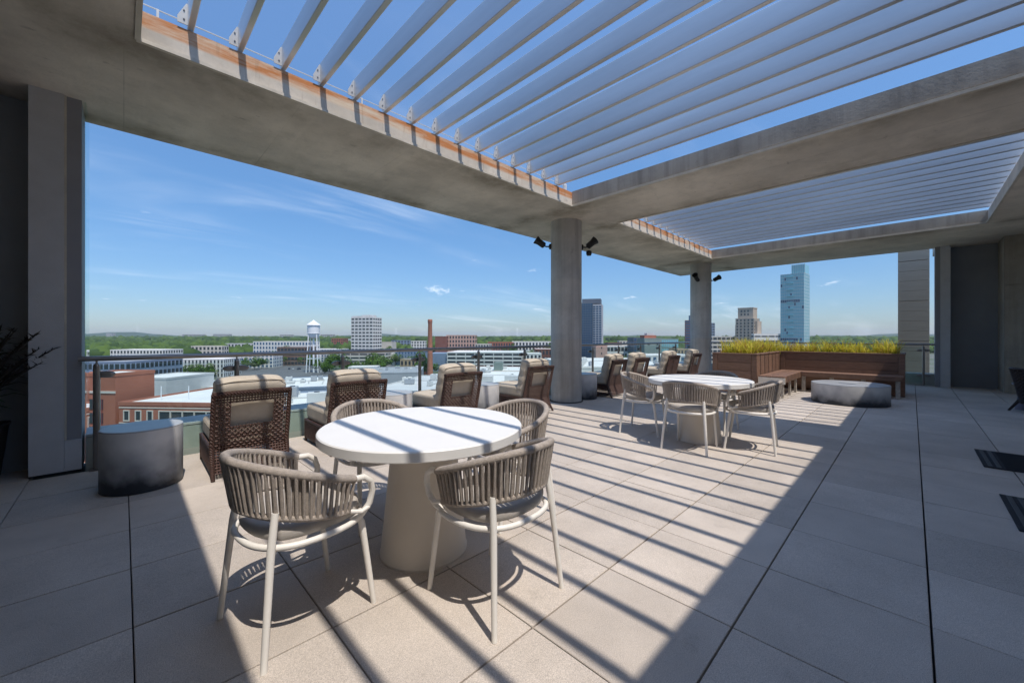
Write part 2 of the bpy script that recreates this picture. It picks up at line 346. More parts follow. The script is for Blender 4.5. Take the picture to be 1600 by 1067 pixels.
M['car_w'] = material('white car paint', (0.7, 0.7, 0.7), 0.3); M['car_d'] = material('dark car paint', (0.05, 0.055, 0.07), 0.3); M['car_r'] = material('red car paint', (0.30, 0.03, 0.025), 0.3)

# ------------------------------------------------------------------ mesh building
C = scene.collection
class MB:
    def __init__(s): s.v = []; s.f = []
    def add(s, vs, fs):
        o = len(s.v); s.v += [tuple(p) for p in vs]; s.f += [tuple(i + o for i in q) for q in fs]; return s
    def box(s, x0, x1, y0, y1, z0, z1, mat=None):
        vs = [(x, y, z) for z in (z0, z1) for y in (y0, y1) for x in (x0, x1)]
        if mat is not None: vs = [mat @ Vector(p) for p in vs]
        return s.add(vs, [(0, 2, 3, 1), (4, 5, 7, 6), (0, 1, 5, 4), (2, 6, 7, 3), (0, 4, 6, 2), (1, 3, 7, 5)])
    def tube(s, pts, r, n=8, closed=False, cap=True, flat=1.0):
        pts = [Vector(p) for p in pts]; k = len(pts)
        rs = r if isinstance(r, (list, tuple)) else [r] * k
        rings = []; prev = None
        for i, p in enumerate(pts):
            a = pts[(i - 1) % k] if (closed or i > 0) else p; b = pts[(i + 1) % k] if (closed or i < k - 1) else p
            t = (b - a).normalized()
            if prev is None:
                up = Vector((0, 0, 1)) if abs(t.z) < 0.9 else Vector((0, 1, 0)); nrm = (up - t * up.dot(t)).normalized()
            else: nrm = (prev - t * prev.dot(t)).normalized()
            prev = nrm; bi = t.cross(nrm)
            rings.append([p + (nrm * math.cos(2 * math.pi * j / n) * flat + bi * math.sin(2 * math.pi * j / n)) * rs[i] for j in range(n)])
        vs = [q for ring in rings for q in ring]; fs = []
        for i in range(k if closed else k - 1):
            i2 = (i + 1) % k
            for j in range(n): j2 = (j + 1) % n; fs.append((i * n + j, i * n + j2, i2 * n + j2, i2 * n + j))
        if cap and not closed: fs += [tuple(range(n - 1, -1, -1)), tuple((k - 1) * n + j for j in range(n))]
        return s.add(vs, fs)
    def lathe(s, prof, n=48, c=(0, 0), sx=1.0, sy=1.0):
        vs = []; fs = []
        for (r, z) in prof:
            for j in range(n): a = 2 * math.pi * j / n; vs.append((c[0] + r * sx * math.cos(a), c[1] + r * sy * math.sin(a), z))
        for i in range(len(prof) - 1):
            for j in range(n): j2 = (j + 1) % n; fs.append((i * n + j, i * n + j2, (i + 1) * n + j2, (i + 1) * n + j))
        fs.append(tuple(range(n - 1, -1, -1))); fs.append(tuple((len(prof) - 1) * n + j for j in range(n)))
        return s.add(vs, fs)
    def prism(s, poly, z0, z1):
        n = len(poly); vs = [(x, y, z0) for x, y in poly] + [(x, y, z1) for x, y in poly]
        fs = [tuple(range(n - 1, -1, -1)), tuple(range(n, 2 * n))] + [(i, (i + 1) % n, n + (i + 1) % n, n + i) for i in range(n)]
        return s.add(vs, fs)
    def mesh(s, name, m, smooth=None, bevel=0.0, segs=2):
        me = bpy.data.meshes.new(name); me.from_pydata(s.v, [], s.f)
        if bevel:
            bm = bmesh.new(); bm.from_mesh(me)
            es = [e for e in bm.edges if len(e.link_faces) == 2 and e.calc_face_angle(0) > 0.5]
            bmesh.ops.bevel(bm, geom=es, offset=bevel, segments=segs, affect='EDGES', profile=0.5); bm.to_mesh(me); bm.free()
        me.update()
        if smooth is not None:
            me.polygons.foreach_set('use_smooth', [True] * len(me.polygons)); me.set_sharp_from_angle(angle=R(smooth))
        if m: me.materials.append(M[m] if isinstance(m, str) else m)
        return me
    def obj(s, name, m, parent=None, smooth=None, bevel=0.0, segs=2, kind=None, loc=None):
        return link(name, s.mesh(name, m, smooth, bevel, segs), parent, kind, loc)
def link(name, me, parent=None, kind=None, loc=None):
    o = bpy.data.objects.new(name, me); C.objects.link(o)
    if parent is not None: o.parent = parent
    if kind: o['kind'] = kind
    if loc is not None: o.location = loc
    return o
def tag(o, label, cat, group=None):
    o['label'] = label; o['category'] = cat
    if group: o['group'] = group
    return o
def thing(name, label, cat, loc=(0, 0, 0), rz=0.0, group=None):
    o = bpy.data.objects.new(name, None); C.objects.link(o); o.location = loc; o.rotation_euler = (0, 0, rz)
    o.empty_display_size = 0.2
    return tag(o, label, cat, group)
def copy_tree(o, parent=None):
    c = o.copy(); C.objects.link(c); c.parent = parent
    for ch in list(o.children): copy_tree(ch, c)
    return c
def place_copy(src, label, loc, rz, group=None):
    c = copy_tree(src); c.location = loc; c.rotation_euler = (0, 0, rz); c['label'] = label
    if group: c['group'] = group
    return c
def rounded_box(hx, hy, hz, r, n=10, fn=None, center=(0, 0, 0)):
    """soft box: grid on a cube pulled onto a rounded box; fn(p) may displace"""
    mb = MB(); idx = {}
    def spaced(h):
        inner = h - r; k = max(2, n // 3); a = [-h + r * (1 - math.cos(i / k * math.pi / 2)) for i in range(k + 1)]
        b = [-c for c in reversed(a)]; m = max(2, int(n * 0.8)); mid = [a[-1] + (b[0] - a[-1]) * i / m for i in range(1, m)]
        return a + mid + b
    gx, gy, gz = spaced(hx), spaced(hy), spaced(hz)
    def vert(p):
        key = tuple(round(c, 5) for c in p)
        if key in idx: return idx[key]
        q = Vector(p); inn = Vector([max(-(h - r), min(h - r, c)) for c, h in zip(p, (hx, hy, hz))]); d = q - inn
        if d.length > 1e-9: q = inn + d.normalized() * r
        if fn: q = fn(q)
        mb.v.append((q[0] + center[0], q[1] + center[1], q[2] + center[2])); idx[key] = len(mb.v) - 1; return idx[key]
    def side(ga, gb, f, flip):
        for i in range(len(ga) - 1):
            for j in range(len(gb) - 1):
                q = [vert(f(ga[i], gb[j])), vert(f(ga[i + 1], gb[j])), vert(f(ga[i + 1], gb[j + 1])), vert(f(ga[i], gb[j + 1]))]
                mb.f.append(tuple(reversed(q)) if flip else tuple(q))
    side(gx, gy, lambda a, b: (a, b, hz), False); side(gx, gy, lambda a, b: (a, b, -hz), True)
    side(gx, gz, lambda a, b: (a, -hy, b), False); side(gx, gz, lambda a, b: (a, hy, b), True)
    side(gy, gz, lambda a, b: (hx, a, b), False); side(gy, gz, lambda a, b: (-hx, a, b), True)
    return mb
def wob(p, s, a):   # cheap smooth pseudo-noise for cushions
    return a * (math.sin(p[0] * s * 1.3 + 1.7 * math.sin(p[2] * s)) + math.sin(p[2] * s * 1.1 + 1.3 * math.sin(p[1] * s + 2)) ) * 0.5

# ================================================================== THE TERRACE
# ---- floor: pavers on a dark bed
floor = MB().box(-4.0, 14.9, -2.2, 6.04, -0.45, -0.05).obj('terrace_floor', 'joint', kind='structure')
PX, PY, X0, Y0 = 0.6215, 0.612, 0.03, -0.06
sx, sy = (PX - 0.005) / 2, (PY - 0.008) / 2
paver_me = MB().box(-sx, sx, -sy, sy, -0.05, 0).mesh('paver', 'paver', bevel=0.0025, segs=1)
hidden = MB(); n_pav = 0
for i in range(-6, 24):
    for j in range(-3, 10):
        cx, cy = X0 + (i + 0.5) * PX, Y0 + (j + 0.5) * PY
        y1 = min(cy + sy, 5.545)
        if cx > 14.8 or cx < -3.9 or cy < -2.1 or (cy - sy > 5.4 and cx > -.7) or cy > 5.9: continue
        vis = False
        for ax in (-1, 0, 1):
            for ay in (-1, 0, 1):
                p = pix(cx + ax * sx, cy + ay * sy, 0)
                if p and -20 < p[0] < 1620 and p[1] < 1090: vis = True
        if vis:
            o = link('paver', paver_me, floor, loc=(cx, cy, random.uniform(-0.0008, 0.0008))); n_pav += 1
            o.rotation_euler = (random.uniform(-.0012, .0012), random.uniform(-.0012, .0012), 0)
        else: hidden.box(cx - sx, cx + sx, cy - sy, cy + sy, -0.05, 0)
hidden.obj('paver_field', 'paver', floor, kind='stuff')
print('pavers', n_pav)

# ---- roof frame with its two openings
def slab_holes(xs, ys, holes, z0, z1):
    mb = MB(); solid = {}
    for i in range(len(xs) - 1):
        for j in range(len(ys) - 1):
            cx, cy = (xs[i] + xs[i + 1]) / 2, (ys[j] + ys[j + 1]) / 2
            solid[i, j] = not any(h[0] < cx < h[1] and h[2] < cy < h[3] for h in holes)
    for (i, j), s in solid.items():
        if not s: continue
        a, b, c, d = xs[i], xs[i + 1], ys[j], ys[j + 1]
        mb.add([(a, c, z0), (b, c, z0), (b, d, z0), (a, d, z0)], [(3, 2, 1, 0)]); mb.add([(a, c, z1), (b, c, z1), (b, d, z1), (a, d, z1)], [(0, 1, 2, 3)])
        if not solid.get((i - 1, j)): mb.add([(a, c, z0), (a, d, z0), (a, d, z1), (a, c, z1)], [(3, 2, 1, 0)])
        if not solid.get((i + 1, j)): mb.add([(b, c, z0), (b, d, z0), (b, d, z1), (b, c, z1)], [(0, 1, 2, 3)])
        if not solid.get((i, j - 1)): mb.add([(a, c, z0), (b, c, z0), (b, c, z1), (a, c, z1)], [(0, 1, 2, 3)])
        if not solid.get((i, j + 1)): mb.add([(a, d, z0), (b, d, z0), (b, d, z1), (a, d, z1)], [(3, 2, 1, 0)])
    return mb
O1 = (0.07, 5.5, -1.05, 4.1); O2 = (6.92, 12.1, -1.05, 4.06)
roof = thing('roof_frame', 'weathered concrete roof slab with two louvred openings over the terrace', 'roof')
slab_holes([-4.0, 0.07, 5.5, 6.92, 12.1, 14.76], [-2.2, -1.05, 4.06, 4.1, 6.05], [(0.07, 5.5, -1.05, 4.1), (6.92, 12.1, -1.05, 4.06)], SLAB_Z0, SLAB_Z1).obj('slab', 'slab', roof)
for (a, b, c, d) in (O1, O2):       # streaked liner on the cross faces and a pale drip edge round the opening
    MB().box(b - 0.012, b + 0.02, c, d, SLAB_Z0 + 0.03, SLAB_Z1 + 0.012).obj('upstand', 'fascia', roof)
    MB().box(a - 0.02, a + 0.012, c, d, SLAB_Z0 + 0.03, SLAB_Z1 + 0.012).obj('upstand', 'fascia', roof)
    MB().box(a, b, d - 0.022, d + 0.01, SLAB_Z0 - 0.012, SLAB_Z0 + 0.016).obj('drip_edge', 'trim', roof)
    MB().box(a, b, c - 0.01, c + 0.022, SLAB_Z0 - 0.012, SLAB_Z0 + 0.016).obj('drip_edge', 'trim', roof)
    MB().box(b - 0.024, b + 0.01, c + 0.023, d - 0.023, SLAB_Z0 - 0.014, SLAB_Z0 + 0.02).obj('drip_edge', 'trim', roof)
    MB().box(a - 0.01, a + 0.024, c + 0.023, d - 0.023, SLAB_Z0 - 0.014, SLAB_Z0 + 0.02).obj('drip_edge', 'trim', roof)
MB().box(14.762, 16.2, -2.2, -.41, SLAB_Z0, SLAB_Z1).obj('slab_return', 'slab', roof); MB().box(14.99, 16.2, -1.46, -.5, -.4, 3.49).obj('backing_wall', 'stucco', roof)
MB().tube([(-1, 4.32, 3.93), (2, 4.32, 3.92), (5.6, 4.32, 3.93)], 0.006, 6).obj('cable', 'plate', roof)
for x in (0.2, 1.9, 3.6, 5.35): MB().box(x - .008, x + .008, 4.312, 4.328, SLAB_Z1, 3.93).obj('cable_post', 'plate', roof)
MB().lathe([(.035, 3.735), (.035, 3.86), (.03, 3.88)], 12, (5.42, 4.2)).obj('vent_pipe', 'plate', roof)

# ---- louvres over the openings
blade_me = MB().box(-0.022, 0.022, -2.63, 2.63, 0, 0.20).mesh('blade', 'louvre', bevel=0.006, segs=2)
plate_me = MB().add([(-.085, 0, 0), (.021, 0, 0), (.021, 0, .17), (-.03, 0, .17), (-.085, .0, .05), (-.085, .008, 0), (.021, .008, 0), (.021, .008, .17), (-.03, .008, .17), (-.085, .008, .05)],
    [(0, 1, 2, 3, 4), (9, 8, 7, 6, 5), (0, 5, 6, 1), (1, 6, 7, 2), (2, 7, 8, 3), (3, 8, 9, 4), (4, 9, 5, 0)]).mesh('end_plate', 'plate')
bolt_me = MB().lathe([(.006, 0), (.006, .006), (.003, .009)], 8).mesh('bolt', 'steel')
def pergola(label, x_first, n, step, ymid, yend):
    t = thing('louvre_pergola', label, 'pergola', (x_first, ymid, 3.748))
    for k in range(n):
        b = link('blade', blade_me, t, loc=(k * step, 0, 0))
        p = link('end_plate', plate_me, b, loc=(0, yend - ymid - 0.02, 0.012))
        for q in (.05, .12):
            o = link('bolt', bolt_me, b, loc=(-.045, yend - ymid - 0.02, q)); o.rotation_euler = (R(90), 0, 0)
pergola('pale grey louvre blades over the opening that ends at the thicker concrete column', 0.39, 15, 0.3365, 1.525, 4.1)
pergola('pale grey louvre blades over the opening beside the planter and fire table', 7.12, 15, 0.3365, 1.505, 4.06)

# ---- columns
def column(x, y, label):
    t = thing('concrete_column', label, 'column', (x, y, 0))
    MB().lathe([(.30, -0.05), (.30, 1.2), (.301, 1.203), (.30, 1.206), (.30, 2.35), (.301, 2.353), (.30, 2.356), (.30, SLAB_Z0)], 64).obj('shaft', 'column', t, smooth=40)
    MB().lathe([(.325, 0.0), (.325, .012), (.31, .016)], 64).obj('base_joint', 'joint', t, smooth=40)
    return t
COL1, COL2 = (6.2, 4.77), (12.82, 4.62)
column(*COL1, 'round concrete column between the wicker chairs, with grey drum table behind it')
column(*COL2, 'round concrete column standing behind the wooden planter')

def spotlight(col, ang, z, tilt, label, low=False):
    """black flood lamp clamped on a column; ang = direction it points, in degrees"""
    a = R(ang); t = thing('spotlight', label, 'lamp', (col[0] + .30 * math.cos(a), col[1] + .30 * math.sin(a), z), a)
    MB().lathe([(.055, 0), (.055, .03), (.03, .045)], 20).obj('mount', 'black_metal', t, smooth=40).rotation_euler = (0, R(90), 0)
    MB().tube([(.03, 0, 0), (.10, 0, 0), (.14, 0, .02)], .014, 8).obj('arm', 'black_metal', t, smooth=40)
    h = MB().lathe([(.035, -.02), (.06, .0), (.062, .12), (.085, .20), (.08, .20), (.055, .125), (.0, .12)], 20).obj('lamp_head', 'black_metal', t, smooth=40, loc=(.14, 0, .02))
    h.rotation_euler = (0, R(tilt), 0)
    if low: MB().lathe([(.04, -.05), (.055, -.02), (.055, .03), (.03, .05)], 16).obj('sensor', 'black_metal', t, smooth=40, loc=(.16, 0, -.11))
    return t
spotlight(COL1, 139, 3.02, 55, 'black spotlight aimed towards the railing on the column by the drum table')
spotlight(COL1, -38, 3.02, 50, 'black spotlight with sensor below it, aimed inwards on the column by the drum table', True)
spotlight(COL2, 185, 2.98, 60, 'black spotlight on the face of the column behind the planter', False)
spotlight(COL2, -40, 3.0, 62, 'black spotlight on the side of the column behind the planter, aimed away from the chairs')

# ---- glass railing along the open sides
POST = MB()
POST.tube([(0, 0, 0), (0, 0, .985)], .026, 14); POST.tube([(0, 0, .985), (0, 0, 1.0), (0, 0, 1.012)], [.026, .018, .008], 14)
POST.tube([(0, 0, 1.01), (0, 0, 1.05)], .008, 8); POST.box(-.05, .05, -.05, .05, 0, .012)
post_me = POST.mesh('post', 'steel', smooth=40)
clamp_me = MB().lathe([(.0, -.014), (.03, -.014), (.034, -.008), (.034, .008), (.03, .014), (.0, .014)], 16, sx=2.0).mesh('glass_clamp', 'steel', smooth=40)
def railing(label, posts, a, b, along):
    t = thing('glass_railing', label, 'railing')
    def P(s, o): return (s, 5.45 + o) if along == 'x' else (14.62 + o, s)
    for s in posts:
        x, y = P(s, 0); p = link('post', post_me, t, loc=(x, y, 0))
        for z in (.26, .90):
            for d in (-1, 1):
                if (s == posts[0] and d * (1 if along == 'x' else 1) < 0 and along == 'x'): continue
                c = link('glass_clamp', clamp_me, p, loc=((d * .06, .045, z) if along == 'x' else (.045, d * .06, z)))
                c.rotation_euler = (R(90), 0, 0) if along == 'x' else (R(90), 0, R(90))
    for s0, s1 in zip(posts[:-1], posts[1:]):
        g = MB()
        if along == 'x': g.box(s0 + .02, s1 - .02, 5.49, 5.502, .06, .99)
        else: g.box(14.66, 14.672, s0 + .02, s1 - .02, .06, .99)
        g.obj('glass_pane', 'glass', t)
    x0, y0 = P(a, 0); x1, y1 = P(b, 0)
    MB().tube([(x0, y0, 1.055), (x1, y1, 1.055)], .025, 16).obj('handrail', 'steel', t, smooth=40)
railing('steel and glass railing behind the row of wicker chairs', [-.18] + [.93 + 1.2 * k for k in range(12)], -.30, 14.62, 'x')
railing('steel and glass railing behind the planter, ending at the grey pier', [-.21 + 1.13 * k for k in range(5)], -.42, 5.424, 'y')
kerb = MB().box(-.26, 14.75, 5.56, 5.98, -.05, .30).obj('parapet_kerb', 'curb', bevel=.012); tag(kerb, 'low pale kerb under the railing beside the wicker chairs', 'kerb')
kerb2 = MB().box(14.72, 15.1, -.68, 5.555, -.05, .30).obj('parapet_kerb', 'curb', bevel=.012); tag(kerb2, 'low pale kerb under the railing behind the planter', 'kerb')
MB().box(-.26, 14.75, 5.555, 5.99, .301, .325).obj('coping', 'c_lgrey', kerb)
# ---- piers, panels and walls at the two ends
p = thing('wall_pier', 'tall grey stucco pier beside the glass railing and drum table', 'pier', (-.45, 5.5, 0))
MB().box(-.15, .06, 0, .48, .02, 3.5).obj('stucco_face', 'stucco', p)
MB().box(.062, .17, .0, .48, .02, .30).obj('stucco_foot', 'stucco', p)
MB().box(.075, .17, .03, .48, .302, 3.5).obj('metal_return', 'grey_metal', p)
MB().box(.061, .0745, .015, .05, .302, 3.5).obj('corner_bead', 'trim', p)
MB().box(-.15, .17, .004, .48, 0, .0195).obj('base_gap', 'black_metal', p)
tag(MB().box(-4, -.605, 5.92, 5.97, -.04, 3.5).obj('wall_panel', 'panel_dark'), 'dark grey wall panel behind the potted plant', 'wall')
tag(MB().box(-.262, -.25, 5.52, 6.0, .33, 3.49).obj('glass_fin', 'glass'), 'clear upright glass screen edge beside the grey stucco pier', 'glass screen')
p = thing('wall_pier', 'grey metal-clad pier between the railing end and the dark recessed panel', 'pier', (14.5, -.5, 0))
MB().box(.0, .5, -.17, .0, .0, 3.5).obj('cladding', 'stucco', p); MB().box(.03, .5, .002, .09, .0, 3.5).obj('metal_return', 'grey_metal', p)
tag(MB().box(14.92, 14.98, -1.45, -.672, -.04, 3.499).obj('wall_panel', 'panel_dark'), 'dark recessed panel between the grey pier and the concrete wall', 'wall')
wl_ = thing('concrete_wall', 'stained bare concrete wall next to the dark recessed panel', 'wall', (14.0, -1.45, 0))
MB().box(.02, 1.2, -.75, 0, 0, 3.5).obj('wall_body', 'wall_conc', wl_)
for k, (z0, z1) in enumerate(((0.005, 1.2), (1.21, 2.4), (2.41, 3.495))): MB().box(0, .019, -.75, -.012, z0, z1).obj('panel', 'wall_conc', wl_)
fw = thing('facade_wall', 'unseen pale facade wall bouncing light, with glass doors facing the terrace', 'wall', (-4, -2.2, 0))
MB().box(0, 7.6, -.3, 0, 0, 3.5).obj('wall_body', 'facade', fw); MB().box(11.6, 18.0, -.3, 0, 0, 3.5).obj('wall_body', 'facade', fw); MB().box(7.6, 11.6, -.3, 0, 2.4, 3.5).obj('lintel', 'facade', fw)
for k in range(4):
    d = MB().box(7.62 + k, 8.58 + k, -.2, -.15, .02, 2.38).obj('door', 'grey_metal', fw); MB().box(7.72 + k, 8.48 + k, -.148, -.14, .12, 2.28).obj('pane', 'win', d)
tag(MB().box(-4.3, -4.0, -2.2, 6.0, 0, 3.5).obj('end_wall', 'facade'), 'plain unseen wall, pale to bounce light, closing the terrace end', 'wall')

# ---- adjoining stair tower of the building, past the railing
tw = thing('stair_tower', 'tall beige panelled tower beyond the railing end, behind the planter', 'building', (17, 0, 0))
MB().box(.06, 5, -.37, .30, -30, 4.75).obj('core', 'c_cream', tw)
me_p = MB().box(0, .058, -.37, .30, 0, .294).mesh('panel', material('beige precast', (0.33, 0.285, 0.23), .85, var=.08, vscale=1.5, stretch=(1, 1, 8)), bevel=.003, segs=1)
for k in range(34): link('panel', me_p, tw, loc=(0, 0, 4.75 - .30 * (k + 1) - .012 * (k // 4)))

# ================================================================== FURNITURE
# ---- pedestal tables
def table_make():
    t = thing('pedestal_table', '', 'table', (0, 0, 0))
    MB().lathe([(.578, .688), (.585, .694), (.585, .737), (.579, .743)], 96).obj('table_top', 'white_top', t, smooth=30)
    MB().lathe([(.255, 0.0), (.255, .012), (.25, .02), (.185, .675), (.185, .687)], 64).obj('pedestal', 'cream', t, smooth=30)
    return t
T1, T2 = (1.29, 2.06), (5.04, 1.84)
tb = table_make(); tb.location = (*T1, 0); tb['label'] = 'round white pedestal table with broad stripes of shadow, closest to the oval-shadowed grey drum'
tb['label'] = 'round white pedestal table beside the first wicker chairs, three wide shadow stripes on top'; tb['group'] = 'round white tables'
place_copy(tb, 'round white pedestal table near the wooden planter, many thin shadow stripes across its top', (*T2, 0), 0, 'round white tables')

# ---- rope dining chairs (local: faces +y)
def arc(th, rx, ry): return rx * math.sin(th), -ry * math.cos(th)
def chair_make():
    t = thing('dining_chair', '', 'chair')
    TH = R(112)
    def top(th): x, y = arc(th, .285, .285); return Vector((x, y, .765 - .13 * ((1 - math.cos(th)) / (1 - math.cos(TH))) ** 1.1))
    def bot(th): x, y = arc(th, .262, .258); return Vector((x, y, .562 - .072 * ((1 - math.cos(th)) / (1 - math.cos(TH)))))
    ths = [-TH + 2 * TH * i / 40 for i in range(41)]
    ring = [(.250 * math.copysign(abs(math.cos(a)) ** .8, math.cos(a)), .242 * math.copysign(abs(math.sin(a)) ** .8, math.sin(a)), .43) for a in [2 * math.pi * i / 44 for i in range(44)]]
    MB().tube(ring, .0135, 8, closed=True).obj('seat_frame', 'frame_white', t, smooth=60)
    for s in (-1, 1):
        MB().tube([(s * .192, -.185, .57), (s * .205, -.205, .44), (s * .24, -.245, 0)], [.0145, .0155, .0125], 10).obj('leg', 'frame_white', t, smooth=60)
        MB().tube([(s * .192, .165, .445), (s * .2, .185, .40), (s * .215, .24, 0)], [.0145, .0155, .0125], 10).obj('leg', 'frame_white', t, smooth=60)
        e = top(s * TH)
        MB().tube([e + Vector((0, -.02, .003)), e, (s * .263, .155, .632), (s * .262, .192, .605), (s * .258, .205, .56), (s * .25, .195, .50), (s * .236, .165, .455), (s * .222, .12, .432)], .0145, 10).obj('arm_tube', 'frame_white', t, smooth=60)
        MB().tube([bot(s * TH), (s * .256, .15, .475), (s * .253, .19, .485)], .010, 8).obj('lower_arm', 'frame_white', t, smooth=60)
    MB().tube([top(a) for a in ths], .0205, 10, flat=.9).obj('top_rail', 'rope', t, smooth=60)
    MB().tube([bot(a) for a in ths], .013, 8).obj('lower_rail', 'rope', t, smooth=60)
    rp = MB(); n = 84
    for k in range(n):
        th = -TH * .985 + 2 * TH * .985 * k / (n - 1)
        a, b = top(th), bot(th); tang = Vector((math.cos(th), math.sin(th), 0)); out = Vector((math.sin(th), -math.cos(th), 0))
        side = 1 if k % 2 else -1
        pts = [a.lerp(b, q) + out * (side * (.012 - .006 * q)) for q in (0, .5, 1)]
        rp.tube(pts, .0075, 6)
    rp.obj('rope_strands', 'rope', t, smooth=60, kind='stuff')
    def puff(q):
        rr = math.hypot(q[0] / .225, q[1] / .215); return Vector((q[0], q[1], q[2] + (.010 * max(0, 1 - rr * rr) if q[2] > 0 else 0)))
    def ovalize(q):   # pull the square outline to a rounded seat shape
        a = math.atan2(q[1], q[0]); m = max(abs(q[0]) / .238, abs(q[1]) / .230); e = (abs(math.cos(a)) ** 2.6 + abs(math.sin(a)) ** 2.6) ** (-1 / 2.6)
        sq = 1 / max(abs(math.cos(a)), abs(math.sin(a))); f = 1 + (e / sq - 1) * min(1, m)
        return puff(Vector((q[0] * f, q[1] * f, q[2])))
    rounded_box(.238, .230, .033, .029, 12, ovalize, (0, 0.003, .476)).obj('seat_cushion', 'cushion_grey', t, smooth=80)
    return t
DG = 'rope-backed dining chairs round the white tables'
chairs = [
    ((.585, 1.985), 8, 'rope-backed dining chair at the first white table with its back to the grey drum'),
    ((1.325, 1.475), 93, 'rope-backed dining chair at the first white table turned towards the wicker chairs'),
    ((1.30, 2.70), -92, 'rope-backed dining chair pushed under the first white table on its railing side'),
    ((1.98, 2.06), 176, 'rope-backed dining chair at the first white table facing back towards the grey drum'),
    ((4.60, 1.77), 4, 'rope-backed dining chair at the second white table facing the planter bench'),
    ((4.93, 2.50), -80, 'rope-backed dining chair at the second white table with its back to the wicker chairs'),
    ((5.09, 1.29), 100, 'rope-backed dining chair at the second white table near the oval fire table side'),
    ((5.72, 1.90), 180, 'rope-backed dining chair at the second white table with its back to the planter bench')]
proto = chair_make()
for k, (xy, ang, lab) in enumerate(chairs):
    if k == 0: proto.location = (*xy, 0); proto.rotation_euler = (0, 0, R(ang - 90)); proto['label'] = lab; proto['group'] = DG
    else: place_copy(proto, lab, (*xy, 0), R(ang - 90), DG)

# ---- wicker lounge chairs (local: faces +y, rear feet at y = -.46)
def weave(P0, U, V, nu, nv, out, hole=None, rs=.0056, rh=.0062):
    """open basket weave over the quad P0 + a*U + b*V; hole = (a0, a1, b0, b1) left open"""
    mb = MB(); P0, U, V, out = Vector(P0), Vector(U), Vector(V), Vector(out)
    def spans(c, horizontal):
        if hole:
            a0, a1, b0, b1 = hole
            if horizontal and b0 < c < b1: return [(0, a0), (a1, 1)]
            if not horizontal and a0 < c < a1: return [(0, b0), (b1, 1)]
        return [(0, 1)]
    for i in range(nu + 1):
        a = i / nu
        for s0, s1 in spans(a, False): mb.tube([P0 + U * a + V * s0, P0 + U * a + V * s1], rs, 5)
    for j in range(nv + 1):
        b = j / nv
        for s0, s1 in spans(b, True):
            pts = []
            i0, i1 = int(round(s0 * nu)), int(round(s1 * nu))
            for i in range(i0, i1 + 1): pts.append(P0 + U * (i / nu) + V * b + out * (.0065 * (1 if (i + j) % 2 else -1)))
            if len(pts) > 1: mb.tube(pts, rh, 4, flat=1.15)
    return mb
